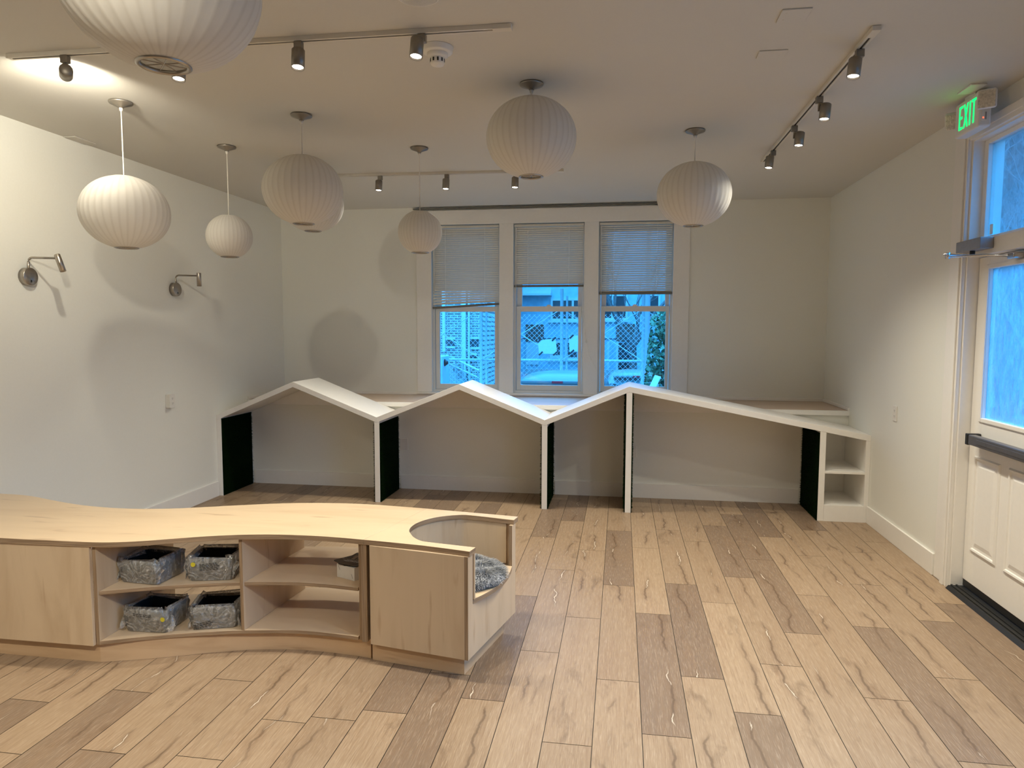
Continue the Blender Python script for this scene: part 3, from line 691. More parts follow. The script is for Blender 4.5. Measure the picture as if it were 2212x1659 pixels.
    nw = MB(); ow = offset(wl, 0.006); ow2 = offset(wl, 0.018)
    nw.prism(ow + list(reversed(ow2)), 0.372, 0.5893, 'z'); nw.build('nook_wall', 'maple_z', t)
    # shelves
    fb = spline([(-2.466, 2.897), (-2.283, 2.978), (-2.076, 3.055), (-1.851, 3.119), (-1.615, 3.160), (-1.419, 3.160), (-1.252, 3.142)], 5)
    inner_back = [(-1.252, 3.735), (-1.383, 3.745), (-1.602, 3.745), (-1.878, 3.70), (-2.131, 3.615), (-2.312, 3.54), (-2.466, 3.487)]
    MB().prism(fb + inner_back, 0.1, 0.118, 'z', 0, 0, 1).build('bottom_shelf', ['maple_i', 'edge'], t, 0.001)
    fb2 = [(x, y + 0.008) for x, y in fb]
    MB().prism(fb2 + inner_back, 0.345, 0.3625, 'z', 0, 0, 1).build('shelf', ['maple_i', 'edge'], t, 0.001)
    def upright(p0, p1, th, z0=0.1185, mat='maple_z'):
        p0, p1 = Vector(p0), Vector(p1); d = (p1 - p0).normalized(); n_ = Vector((d.y, -d.x)) * th
        m_ = MB().prism([tuple(p0), tuple(p0 + n_), tuple(p1 + n_), tuple(p1)], z0, 0.5893, 'z'); m_.m[2] = m_.m[4] = 1
        m_.build('upright', [mat, 'edge_v'], t, 0.001)
    upright((-2.4855, 2.8965), (-2.4855, 3.475), 0.019, 0.10)
    upright((-1.86, 3.121), (-1.812, 3.70), 0.0185)
    upright((-1.2465, 3.146), (-1.2465, 3.73), 0.019, 0.10)
    upright((-1.2272, 3.128), (-1.2272, 3.69), 0.028, 0.10)
    return t
build_bench()

# fluffy cushion in the nook
def build_cushion():
    rnd = random.Random(11); mb = MB(); tones = []
    cx, cy, a, b, z0, h = -0.785, 3.362, 0.236, 0.232, 0.3725, 0.048
    def surf(u, r):
        x, y = a * r * math.cos(u), b * r * math.sin(u)
        x = min(x, 0.228 - 0.035 * abs(math.sin(u)))
        return Vector((cx + x, cy + y, z0 + 0.004 + h * math.sqrt(max(0, 1 - r ** 3)) + 0.006 * math.sin(9 * x * 5) * math.cos(7 * y * 5)))
    N, Kk = 40, 10
    n0 = len(mb.v)
    for i in range(Kk + 1):
        for k in range(N): mb.add([surf(2 * PI * k / N, max(0.001, i / Kk))]); tones.append(0.1)
    for i in range(Kk):
        for k in range(N): l = (k + 1) % N; mb.face((n0 + i * N + k, n0 + (i + 1) * N + k, n0 + (i + 1) * N + l, n0 + i * N + l), 0, True)
    mb.face([n0 + Kk * N + k for k in reversed(range(N))], 0)
    for i in range(9500):
        u = rnd.uniform(0, 2 * PI); r = math.sqrt(rnd.random())
        p = surf(u, r); out = Vector((math.cos(u), math.sin(u), 0))
        sw = Vector((math.sin(p.x * 38 + p.y * 17), math.cos(p.y * 41 - p.x * 23), 0)) * 0.75
        d = (out * (0.25 + 0.9 * r ** 4) + sw * (1 - r ** 4) + Vector((rnd.uniform(-.3, .3), rnd.uniform(-.3, .3), 0.45))).normalized()
        l = rnd.uniform(0.02, 0.038) * (0.8 if r > 0.9 else 1); sd = d.cross(Vector((0, 0, 1))).normalized() * rnd.uniform(0.0006, 0.0013)
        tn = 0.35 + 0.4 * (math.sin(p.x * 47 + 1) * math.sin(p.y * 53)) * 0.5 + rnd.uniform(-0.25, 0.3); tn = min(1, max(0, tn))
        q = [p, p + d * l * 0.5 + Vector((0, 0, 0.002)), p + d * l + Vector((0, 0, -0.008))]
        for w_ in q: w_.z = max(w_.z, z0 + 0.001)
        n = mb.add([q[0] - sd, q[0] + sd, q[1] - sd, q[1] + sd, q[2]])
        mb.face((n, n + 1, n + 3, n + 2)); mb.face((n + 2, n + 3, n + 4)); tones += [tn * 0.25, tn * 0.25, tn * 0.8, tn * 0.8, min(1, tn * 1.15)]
    mb.attr = ('tone', tones)
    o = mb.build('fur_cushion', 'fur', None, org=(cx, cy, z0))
    tag(o, 'shaggy grey-blue fur cushion lying in the bench nook', 'cushion')
build_cushion()

# baskets in plastic on the bench shelves
def basket(loc, rz, label, sticker=None, text=None, w_=0.215, d_=0.19, h=0.112, seed=1):
    t = local_thing('felt_basket', label, 'basket', loc, rz, 'grey felt baskets in plastic')
    def rr(w2, d2, r, n=5):
        P = []
        for cxs, cys, a0 in ((1, 1, 0), (-1, 1, 90), (-1, -1, 180), (1, -1, 270)):
            for k in range(n + 1):
                a = math.radians(a0 + 90 * k / n); P.append((cxs * (w2 - r) + r * math.cos(a), cys * (d2 - r) + r * math.sin(a)))
        return P
    o1, o2 = rr(w_ / 2 * 0.95, d_ / 2 * 0.95, 0.018), rr(w_ / 2, d_ / 2, 0.02); n = len(o1)
    mb = MB(); a = mb.add([(x, y, 0.0005) for x, y in o1]); b = mb.add([(x, y, h) for x, y in o2])
    for k in range(n): l = (k + 1) % n; mb.face((a + k, a + l, b + l, b + k), 0, True)
    mb.face([a + k for k in reversed(range(n))])
    i2, i1 = rr(w_ / 2 - 0.006, d_ / 2 - 0.006, 0.016), rr(w_ / 2 * 0.95 - 0.006, d_ / 2 * 0.95 - 0.006, 0.014)
    c = mb.add([(x, y, h) for x, y in i2])
    for k in range(n): l = (k + 1) % n; mb.face((b + k, b + l, c + l, c + k))
    mb.build('basket_shell', 'felt', t)
    mb = MB(); c = mb.add([(x, y, h - 0.0005) for x, y in i2]); e = mb.add([(x, y, 0.008) for x, y in i1])
    for k in range(n): l = (k + 1) % n; mb.face((c + k, c + l, e + l, e + k))
    mb.face([e + k for k in range(n)]); mb.build('basket_lining', 'felt_black', t)
    # crumpled bag round the outside, pulled in above the rim
    rnd = random.Random(seed); mb = MB(); rows = []
    P = rr(w_ / 2 + 0.006, d_ / 2 + 0.006, 0.026, 7); m = len(P); ph = [rnd.uniform(0, 6.28) for _ in range(6)]
    for j, (z, k) in enumerate(((0.003, 0.95), (0.03, 1.0), (0.06, 1.02), (0.09, 1.015), (h + 0.003, 0.995), (h + 0.013, 0.95), (h + 0.008, 0.87), (h - 0.006, 0.82))):
        row = []
        for i, (x, y) in enumerate(P):
            th = 2 * PI * i / m
            wob = 1 + (0.02 + 0.012 * j) * math.sin(7 * th + ph[0] + j) + (0.02 + 0.006 * j) * math.sin(13 * th + ph[1] - 1.7 * j) + 0.03 * rnd.uniform(-1, 1)
            if j < 6: wob = max(wob, 1.0)
            row.append((x * k * wob, y * k * wob, max(0.002, z + (0.007 * math.sin(5 * th + ph[2] + j) + 0.004 * rnd.uniform(-1, 1) if j else 0))))
        rows.append(mb.add(row))
    for a, b in zip(rows, rows[1:]):
        for i in range(m): l = (i + 1) % m; mb.face((a + i, a + l, b + l, b + i), 0, True)
    for sx in (-1, 1):                       # loose flaps of the bag at both front corners
        g_ = []
        for i in range(7):
            row = []
            for j in range(6):
                u, v = i / 6, j / 5
                row.append((sx * (w_ / 2 + 0.004 + 0.034 * u * (0.6 + 0.5 * math.sin(2.2 * v + ph[3])) + rnd.uniform(-.004, .004)), -d_ / 2 - 0.006 + 0.05 * v * (1 - 0.5 * u) + 0.012 * math.sin(9 * u + ph[4]) + rnd.uniform(-.005, .005), max(0.003, (h + 0.012) * (0.15 + 0.85 * v) * (1 - 0.45 * u) + rnd.uniform(-.005, .005))))
            g_.append(mb.add(row))
        for a, b in zip(g_, g_[1:]):
            for j in range(5): mb.face((a + j, a + j + 1, b + j + 1, b + j), 0, True)
    wr = mb.build('plastic_wrap', 'wrap', t)
    yf_ = -d_ / 2 - 0.0105
    if sticker:
        sx, sz = sticker
        MB().lathe([(0.0, 0), (0.0115, 0), (0.0115, 0.0008), (0, 0.0008)], 20, (sx, yf_ - 0.003, sz), Matrix.Rotation(PI / 2, 3, 'X'), sm=False).build('sticker', 'sticker', wr)
    if text:
        tx, tz, rows_, sl = text; mb = MB(); rnd = random.Random(seed + 5)
        for r_ in range(rows_):
            x = tx
            while x < tx + 0.085:
                l = rnd.uniform(0.006, 0.016)
                z = tz - r_ * 0.0075 + sl * (x - tx); mb.box(x, x + l, yf_ - 0.0025, yf_ - 0.002, z, z + 0.003); x += l + 0.004
        mb.build('warning_print', 'print', wr)
    return t
basket((-2.34, 3.125, 0.363), math.radians(-4), 'grey felt basket in plastic on the upper shelf beside the end panel', seed=3)
basket((-2.042, 3.215, 0.363), math.radians(12), 'grey felt basket with yellow sticker, on the upper shelf next to the divider', (-0.075, 0.088), (-0.045, 0.085, 5, 0.1), seed=8)
basket((-2.315, 3.118, 0.1185), math.radians(2), 'grey felt basket on the bottom shelf, yellow sticker at its front corner', (0.098, 0.075), (-0.06, 0.095, 2, -0.08), seed=12)
basket((-2.03, 3.205, 0.1185), math.radians(17), 'grey felt basket with black print across its front, on the bottom shelf', None, (-0.095, 0.028, 4, 0.22), seed=21)

# white carton and restroom signs
t = local_thing('white_carton', 'small white cardboard carton under the black restroom signs', 'carton', (-1.345, 3.285, 0.3628), math.radians(-23))
MB().box(-0.061, 0.061, -0.035, 0.045, 0, 0.066).build('carton_body', 'card', t, 0.001)
MB().box(-0.061, 0.061, -0.0355, 0.045, 0.0662, 0.0675).box(-0.0615, -0.061, -0.03, 0.04, 0.05, 0.0675).build('lid_flap', 'card', t)
for x in (-0.045, 0.045):
    MB().box(-0.012, 0.012, -0.0005, 0.0, -0.0006, 0.0006, 0, Matrix.Rotation(1.15, 3, 'Y'), (x * 1.0, -0.0355, 0.052 if x < 0 else 0.022)).build('slit', 'print', t)
def sign(loc, rz, label):
    t = local_thing('restroom_sign', label, 'sign', loc, rz, 'black restroom signs')
    W2, H2 = 0.118, 0.185
    def rrp(w2, h2, r):
        P = []
        for sx, sy, a0 in ((1, 1, 0), (-1, 1, 90), (-1, -1, 180), (1, -1, 270)):
            for k in range(5): a = math.radians(a0 + 22.5 * k); P.append((w2 / 2 + sx * (w2 / 2 - r) + r * math.cos(a), h2 / 2 + sy * (h2 / 2 - r) + r * math.sin(a)))
        return P
    MB().prism(rrp(W2, H2, 0.010), 0, 0.003, 'z').build('sign_plate', 'sign_black', t, 0.0005)
    pic = MB(); z0, z1 = 0.0031, 0.0036
    def poly(p): pic.prism(p, z0, z1, 'z')
    for cx, skirt in ((0.036, False), (0.082, True)):
        pic.lathe([(0, z1), (0.0065, z1)], 14, (cx, 0.150, 0))
        if skirt:
            poly([(cx - 0.006, 0.140), (cx + 0.006, 0.140), (cx + 0.015, 0.105), (cx - 0.015, 0.105)])
            poly([(cx - 0.008, 0.1045), (cx - 0.002, 0.1045), (cx - 0.002, 0.083), (cx - 0.008, 0.083)]); poly([(cx + 0.002, 0.1045), (cx + 0.008, 0.1045), (cx + 0.008, 0.083), (cx + 0.002, 0.083)])
        else:
            poly([(cx - 0.010, 0.140), (cx + 0.010, 0.140), (cx + 0.010, 0.112), (cx - 0.010, 0.112)])
            poly([(cx - 0.016, 0.139), (cx - 0.0115, 0.139), (cx - 0.0115, 0.112), (cx - 0.016, 0.112)]); poly([(cx + 0.0115, 0.139), (cx + 0.016, 0.139), (cx + 0.016, 0.112), (cx + 0.0115, 0.112)])
            poly([(cx - 0.009, 0.1115), (cx - 0.0015, 0.1115), (cx - 0.0015, 0.083), (cx - 0.009, 0.083)]); poly([(cx + 0.0015, 0.1115), (cx + 0.009, 0.1115), (cx + 0.009, 0.083), (cx + 0.0015, 0.083)])
    poly([(0.0585, 0.155), (0.0605, 0.155), (0.0605, 0.083), (0.0585, 0.083)])
    poly([(0.012, 0.068), (0.106, 0.068), (0.106, 0.0695), (0.012, 0.0695)])
    pic.build('pictogram', 'sign_print', t)
    tx = bpy.data.curves.new('lettering', 'FONT'); tx.body = 'RESTROOM'; tx.size = 0.0205; tx.align_x = 'CENTER'; tx.extrude = 0.0003
    tx.materials.append(M['sign_print']); tmp = bpy.data.objects.new('lettering_outline', tx); COL.objects.link(tmp)
    bpy.context.view_layer.update()
    me = bpy.data.meshes.new_from_object(tmp.evaluated_get(bpy.context.evaluated_depsgraph_get())); bpy.data.objects.remove(tmp)
    if not me.materials: me.materials.append(M['sign_print'])
    o = bpy.data.objects.new('lettering', me); COL.objects.link(o); o.parent = t; o.location = (0.059, 0.044, 0.0034)
    return t
sign((-1.402, 3.252, 0.4385), math.radians(-11), 'black restroom sign lying on top, pictogram and lettering showing')
sign((-1.452, 3.318, 0.4312), math.radians(-38), 'lower black restroom sign, mostly covered by the one on top')

# ------------------------------------------------------------------ pendants
def pendant_shade(a, b, parent_name, rring, t):
    N = 36; sub = 4; n = N * sub
    zt = b * math.sqrt(max(0, 1 - (rring / a) ** 2.2))
    prof = []
    K = 26
    u0 = math.asin(min(1, rring / a) ** 1.0)
    for i in range(K + 1):
        u = u0 + (PI - 2 * u0) * i / K
        prof.append((a * math.sin(u) ** 0.97, b * math.cos(u)))
    mb = MB(); rib = []; base = []
    for r, z in prof:
        row = []
        for k in range(n):
            on_rib = k % sub == 0
            rr = r * (1.0, 0.9925, 0.990, 0.9925)[k % sub]
            row.append((rr * math.cos(2 * PI * k / n), rr * math.sin(2 * PI * k / n), z)); rib.append(1.0 if on_rib else 0.0)
        base.append(mb.add(row))
    for p, q in zip(base, base[1:]):
        for k in range(n): l = (k + 1) % n; mb.face((p + k, q + k, q + l, p + l), 0, True)
    mb.attr = ('rib', rib)
    return mb, prof[-1]
def make_pendant(name, a, b, rring, label, x, y, zc):
    """local origin = centre of the shade"""
    t = local_thing(name, label, 'pendant lamp', (x, y, zc), 0, 'ribbed globe pendant lamps')
    H = ZC - zc - 0.0005
    MB().lathe([(0.0, H), (0.064, H), (0.066, H - 0.006), (0.063, H - 0.012), (0.016, H - 0.03), (0.014, H - 0.036), (0.0, H - 0.036)], 32).build('canopy', 'nickel_dark', t)
    MB().lathe([(0.0, H - 0.0355), (0.011, H - 0.0355), (0.0085, H - 0.052), (0.004, H - 0.056), (0.0, H - 0.056)], 14).build('cord_grip', 'cord', t)
    mb, (r1, z1) = pendant_shade(a, b, name, rring, t)
    mb.build('shade', 'shade', t)
    MB().tube([(0, 0, H - 0.05), (0, 0, z1 * -1 - 0.02)], 0.0035, 8).build('cord', 'cord', t)
    rg = MB().lathe([(rring * 1.06, z1 + 0.006), (rring * 1.09, z1 - 0.002), (rring * 0.99, z1 - 0.005), (rring * 0.88, z1 - 0.002), (rring * 0.88, z1 + 0.006), (rring * 1.06, z1 + 0.006)], 40).build('bottom_ring', 'nickel', t)
    sp = MB()
    for k in range(4):
        an = PI * k / 4; c_, s_ = rring * 0.9 * math.cos(an), rring * 0.9 * math.sin(an)
        sp.tube([(-c_, -s_, z1 + 0.003), (c_, s_, z1 + 0.003)], 0.0016, 5)
    sp.build('spokes', 'nickel', rg)
    MB().lathe([(0, -z1 + 0.001), (rring * 1.05, -z1 + 0.001), (rring * 1.05, -z1 - 0.003), (0, -z1 - 0.003)], 28).build('top_cap', 'cord', t)
    MB().lathe([(0, z1 + 0.10), (0.028, z1 + 0.10), (0.03, z1 + 0.16), (0.014, z1 + 0.20), (0.014, -z1 - 0.03), (0, -z1 - 0.03)], 16).build('bulb_socket', 'shade_in', t)
    return t
BIG, SMALL = (0.246, 0.213, 0.062), (0.163, 0.159, 0.060)
make_pendant('pendant_lamp', *BIG, 'wide ribbed pendant hanging near the swing-arm lamps on a long bright cord', -2.922, 3.79, 2.311)
make_pendant('pendant_lamp', *SMALL, 'small ribbed pendant hanging near the wall corner beside the widest pendant', -2.866, 4.81, 2.301)
make_pendant('pendant_lamp', *BIG, 'ribbed pendant hanging in front of another pendant, hiding most of it', -1.983, 4.18, 2.49)
make_pendant('pendant_lamp', *BIG, 'ribbed pendant mostly hidden behind another one, only its lower rim showing', -2.455, 5.34, 2.612)
make_pendant('pendant_lamp', *SMALL, 'small ribbed pendant overlapping the window casing and blind edge', -1.483, 5.055, 2.338)
make_pendant('pendant_lamp', *BIG, 'ribbed pendant hung close to the ceiling on a very short cord', -0.497, 3.843, 2.663)
make_pendant('pendant_lamp', *BIG, 'ribbed pendant in front of the window nearest the door wall', 0.472, 4.884, 2.528)
make_pendant('pendant_lamp', *BIG, 'nearest ribbed pendant, so close that its top is cut off', -1.182, 1.70, 2.515)

# ------------------------------------------------------------------ lighting tracks and spotlights
def track(p0, p1, label, feed):
    (xa, ya_), (xb, yb_) = p0, p1
    L = math.hypot(xb - xa, yb_ - ya_); rz = math.atan2(yb_ - ya_, xb - xa)
    t = local_thing('lighting_track', label, 'lighting track', (xa, ya_, ZC), rz, 'white ceiling lighting tracks')
    z1, z0 = -0.0005, -0.02
    MB().box(0.003, L - 0.003, -0.0175, -0.006, z0, z1).box(0.003, L - 0.003, 0.006, 0.0175, z0, z1).box(0.003, L - 0.003, -0.006, 0.006, -0.007, z1).build('track_rail', 'track_white', t)
    MB().box(0.09 if feed == 0 else 0.012, L - (0.012 if feed == 0 else 0.13), -0.0058, 0.0058, -0.016, -0.0072).build('slot', 'slot', t)
    a, b = (0.0, 0.085) if feed == 0 else (L - 0.085, L)
    MB().box(a, b, -0.019, 0.019, -0.0225, -0.0007).build('feed_box', 'track_white', t, 0.002)
    a, b = (L - 0.01, L + 0.004) if feed == 0 else (-0.004, 0.01)
    MB().box(a, b, -0.019, 0.019, -0.0215, -0.0007).build('end_cap', 'track_white', t, 0.002)
    return t
track((-2.96, 3.075), (-0.489, 3.105), 'white lighting track nearest the camera, running across the room', 1)
track((-2.96, 5.80), (-0.489, 5.90), 'white lighting track across the room in front of the windows', 1)
track((1.085, 3.35), (1.085, 5.80), 'white lighting track running along the door wall', 0)
track((-2.95, 0.31), (-0.48, 0.31), 'added unseen white lighting track across the room, carrying fill spotlights', 1)  # added out of view to carry the fill spotlights
track((1.085, 0.31), (1.085, 2.75), 'added unseen second lighting track along the door wall, carrying fill spotlights', 0)  # also an unseen addition, holds the fill lamps beside the camera

def spot_light(p, d, power, size=125, soft=0.03, blend=1.0):
    l = bpy.data.lights.new('spotlight_beam', 'SPOT'); l.energy = power; l.color = LAMP_COL; l.spot_size = math.radians(size); l.spot_blend = blend; l.shadow_soft_size = soft
    o = bpy.data.objects.new('spotlight_beam', l); COL.objects.link(o)
    R = rot_to(-Vector(d)); o.matrix_world = Matrix.Translation(p) @ R.to_4x4(); return o
def spotlight(x, y, d, side, label, power=1.0, size=125, drop=0.052, soft=0.03):
    """d = beam direction; side = offset of the can from the stem"""
    d = Vector(d).normalized()
    t = thing('track_spotlight', label, 'spotlight', (x, y, ZC - 0.02), 0, 'nickel track spotlights')
    zt = ZC - 0.0205
    MB().box(x - 0.019, x + 0.019, y - 0.014, y + 0.014, zt - 0.036, zt).build('track_adapter', 'nickel_dark', t, 0.003)
    R = rot_to(-d); side = Vector(side)
    zp = zt - 0.036 - drop * 0.6
    pv = Vector((x, y, zp))
    MB().tube([(x, y, zt - 0.035), (x, y, zp - 0.012)], 0.0065, 10).build('stem', 'nickel_dark', t)
    L = 0.088; r = 0.0295
    c0 = pv + side * 0.034                      # where the stem meets the side of the can
    top = c0 - d * 0.022
    h = MB().lathe([(0.0, 0.0), (r - 0.004, 0.0), (r, -0.004), (r, -L), (r - 0.0035, -L), (r - 0.004, -L + 0.012), (0, -L + 0.012)], 28, top, R).build('lamp_can', 'nickel_dark', t)
    MB().tube([pv, c0 - side * (0.034 - 0.0295 + 0.0) if side.length else pv], 0.004, 6).build('pivot_pin', 'nickel_dark', t)
    MB().lathe([(0.0, 0.0), (r - 0.0042, 0.0)], 24, top + d * (L - 0.0085), R).build('lens', 'bulb', h)
    lo = spot_light(top + d * (L + 0.006), d, SPOT_W * power, size, soft)
    return t
dn = (0.0, -0.16, -1)
def below(s=0.0): return (0, 0, 0)
# track nearest the camera
spotlight(-2.659, 3.078, (-0.66, 0.75, -0.02), (0.25, -0.25, -0.6), 'track spotlight turned away, showing only its dark back', 0.8, 130, 0.03)
spotlight(-2.045, 3.085, (0.05, -0.18, -1), (0, -1, 0), 'track spotlight peeking out from under the nearest pendant', 1.0, drop=0.092)
spotlight(-1.473, 3.093, (0.05, -0.2, -1), (0.35, -0.93, 0), 'track spotlight by itself on the near track, third along from its dark-backed one', 1.0)
spotlight(-0.893, 3.10, (-0.03, -0.2, -1), (-0.4, -0.9, 0), 'track spotlight hanging right beside the smoke detector', 1.0, drop=0.02)
# track in front of the windows
spotlight(-2.062, 5.836, (0, -0.15, -1), (0, -1, 0), 'far track spotlight between the front pendant and the small one by the blind', 1.0)
spotlight(-1.479, 5.86, (0, -0.15, -1), (0, -1, 0), 'far track spotlight just past the thin cord of the small pendant', 1.0)
spotlight(-0.891, 5.884, (0, -0.15, -1), (0, -1, 0), 'far track spotlight just under the short-cord pendant', 1.0)
# track along the door wall
spotlight(1.085, 3.57, (-0.12, -0.12, -1), (-0.75, -0.66, 0), 'door-side track spotlight nearest the camera', 1.0)
spotlight(1.085, 4.24, (-0.10, -0.1, -1), (0.9, -0.44, 0), 'door-side track spotlight second from the camera', 1.0)
spotlight(1.085, 4.81, (-0.10, -0.1, -1), (0.9, -0.44, 0), 'door-side track spotlight second from the windows', 1.0)
spotlight(1.085, 5.44, (-0.12, -0.12, -1), (-0.8, -0.6, 0), 'door-side track spotlight nearest the windows', 1.0)
# added out of view: fill lamps behind and beside the camera
spotlight(-0.62, 0.31, (-0.78, 0.62, -0.52), (0, -1, 0), 'added unseen spotlight behind the camera that brightens the lamp wall', 3.0, 84, soft=0.055)
spotlight(-1.6, 0.31, (0, 0.15, -1), (0, -1, 0), 'added unseen fill spotlight behind the camera pointing at the floor', 1.0)
spotlight(-2.4, 0.31, (-0.1, 0.25, -1), (0, -1, 0), 'added unseen fill spotlight behind the camera close to the lamp wall', 1.0)
spotlight(1.085, 0.8, (-0.1, 0.2, -1), (0.9, 0, 0), 'added unseen fill spotlight beside the camera, first on the second door-side track', 1.0)
spotlight(1.085, 1.7, (-0.05, 0.2, -1), (0.9, 0, 0), 'added unseen fill spotlight beside the camera, middle of the second door-side track', 1.0)
spotlight(1.085, 2.5, (0, 0.1, -1), (0.9, 0, 0), 'added unseen fill spotlight at the far end of the second door-side track', 1.0)

# ------------------------------------------------------------------ ceiling fittings
cx, cy = -0.876, 3.30
t = thing('smoke_detector', 'round off-white smoke detector on the ceiling behind a spotlight', 'smoke detector', (cx, cy, ZC))
MB().lathe([(0.0, ZC - 0.0005), (0.076, ZC - 0.0005), (0.076, ZC - 0.004), (0.072, ZC - 0.0045), (0.072, ZC - 0.022), (0.064, ZC - 0.027), (0.05, ZC - 0.029), (0.0, ZC - 0.029)], 40, (cx, cy, 0)).build('base_plate', 'white_plastic', t)
hd = MB().lathe([(0.05, ZC - 0.0292), (0.05, ZC - 0.042), (0.042, ZC - 0.048), (0.034, ZC - 0.05), (0.034, ZC - 0.072), (0.029, ZC - 0.082), (0.0, ZC - 0.083)], 36, (cx, cy, 0)).build('sensor_head', 'white_plastic', t)
vs = MB()
for k in range(10):
    an = 2 * PI * k / 10; R = Matrix.Rotation(an, 3, 'Z')
    vs.box(0.0335, 0.035, -0.004, 0.004, -0.07, -0.054, 0, R, (cx, cy, ZC))
vs.build('vent_slots', 'slot', hd)
t = thing('ceiling_speaker', 'round ceiling speaker grille cut off by the top of the frame', 'speaker', (-0.82, 2.79, ZC))
MB().lathe([(0.087, ZC - 0.0005), (0.087, ZC - 0.004), (0.081, ZC - 0.005), (0.081, ZC - 0.0005)], 44, (-0.82, 2.79, 0)).build('rim', 'white_plastic', t)
gr = MB()
for k in range(-23, 24):
    x = k * 0.0034; h = math.sqrt(max(0, 0.0805 ** 2 - x * x))
    if h > 0.005: gr.box(-0.82 + x - 0.0011, -0.82 + x + 0.0011, 2.79 - h, 2.79 + h, ZC - 0.0042, ZC - 0.003)
gr.build('grille', 'white_plastic', t)
MB().lathe([(0, ZC - 0.0012), (0.081, ZC - 0.0012)], 40, (-0.82, 2.79, 0)).build('grille_backing', 'shade_in', t)
def blank_plate(x0, x1, y0, y1, label):
    t = thing('ceiling_plate', label, 'cover plate', ((x0 + x1) / 2, (y0 + y1) / 2, ZC), group='blank ceiling cover plates')
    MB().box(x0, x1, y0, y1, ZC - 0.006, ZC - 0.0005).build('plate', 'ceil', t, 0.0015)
    for fx, fy in ((0.2, 0.25), (0.8, 0.25), (0.2, 0.75), (0.8, 0.75)):
        MB().lathe([(0, -0.0008), (0.003, -0.0008), (0.0034, 0)], 10, (x0 + (x1 - x0) * fx, y0 + (y1 - y0) * fy, ZC - 0.006)).build('screw', 'track_white', t)
blank_plate(0.643, 0.762, 3.13, 3.255, 'blank ceiling plate with four screws, closer to the camera')
blank_plate(0.634, 0.765, 3.566, 3.655, 'blank ceiling plate further off, towards the windows')
blank_plate(XL + 0.003, XL + 0.095, 4.40, 4.595, 'small white plate where ceiling meets the lamp wall')

# ------------------------------------------------------------------ exit sign
def exit_sign():
    t = thing('exit_sign', 'green lit exit sign with two emergency lamp heads above the door', 'exit sign', (1.95, 4.38, 2.95))
    x0, x1, ya, yb, za, zb = 1.915, 1.985, 4.255, 4.525, 2.738, 2.93
    MB().box(x0, x1, ya, yb, za, zb).build('housing', 'sign_plastic', t, 0.012, seg=3)
    MB().box(1.85, 1.93, 4.20, 4.36, ZC - 0.008, ZC - 0.0005).box(1.93, 1.97, 4.33, 4.45, zb, ZC - 0.0005).build('ceiling_canopy', 'sign_plastic', t, 0.002)
    # letters: strokes on the face, reading from +y towards -y
    lt = MB(); f0, f1 = x0 - 0.0016, x0 - 0.0004; zl, zh = 2.772, 2.903; sw = 0.0125
    def st(y0, y1, z0, z1): lt.box(f0, f1, min(y0, y1), max(y0, y1), z0, z1)
    y = 4.470
    st(y, y - sw, zl, zh); st(y - sw, y - 0.042, zl, zl + sw * 1.05); st(y - sw, y - 0.042, zh - sw * 1.05, zh); st(y - sw, y - 0.038, (zl + zh) / 2 - sw / 2, (zl + zh) / 2 + sw / 2)
    y -= 0.053
    for s_ in (0, 1):
        ya_, yb_ = (y, y - 0.052) if s_ else (y - 0.052, y)
        a = ya_ - (sw if s_ else -sw)
        lt.prism([(ya_, zl), (ya_ + (-sw if s_ else sw) * 1.05, zl), (yb_, zh), (yb_ + (sw if s_ else -sw) * 1.05, zh)], f0, f1, 'x')
    y -= 0.066
    st(y, y - sw, zl, zh)
    y -= 0.024
    st(y, y - 0.05, zh - sw * 1.05, zh); st(y - 0.025 + sw / 2, y - 0.025 - sw / 2, zl, zh - sw * 1.05)
    lt.build('exit_lettering', 'exit_green', t)
    for (px, py, pz, d, ax) in ((1.93, 4.575, 2.855, (-0.45, -0.75, -0.5), (1.95, 4.524, 2.865)), (1.915, 4.165, 2.858, (-0.45, -0.85, -0.22), (1.95, 4.256, 2.875))):
        fz = Vector(d).normalized(); fx = Vector((0, 0, 1)).cross(fz).normalized(); R = Matrix((fx, fz.cross(fx), fz)).transposed()
        lh = MB().box(-0.046, 0.046, -0.05, 0.05, -0.032, 0.006, 0, R, (px, py, pz)).build('lamp_head', 'sign_plastic', t, 0.014, seg=3)
        MB().box(-0.040, 0.040, -0.044, 0.044, 0.006, 0.010, 0, R, (px, py, pz)).build('lamp_lens', 'lamp_lens', lh, 0.003)
        rb = MB()
        for k in range(-3, 4):
            for q in (-1, 0, 1): rb.box(k * 0.0115 - 0.0032, k * 0.0115 + 0.0032, q * 0.027 - 0.011, q * 0.027 + 0.011, 0.0102, 0.0128, 0, R, (px, py, pz))
        rb.build('lens_ribs', 'lamp_lens', lh)
        MB().tube([ax, Vector((px, py, pz)) - Vector(d).normalized() * 0.03], 0.009, 10).build('swivel', 'sign_plastic', lh)
    MB().box(1.935, 1.962, ya - 0.003, ya + 0.001, 2.765, 2.83).build('test_panel', 'sign_plastic', t)
    MB().lathe([(0, 0.0015), (0.004, 0.001), (0.004, 0)], 10, (1.942, ya - 0.003, 2.785), Matrix.Rotation(PI / 2, 3, 'X')).build('indicator_light', 'led_red', t)
    MB().box(1.951, 1.958, ya - 0.0045, ya - 0.003, 2.775, 2.815).build('test_button', 'grey_metal', t)
exit_sign()

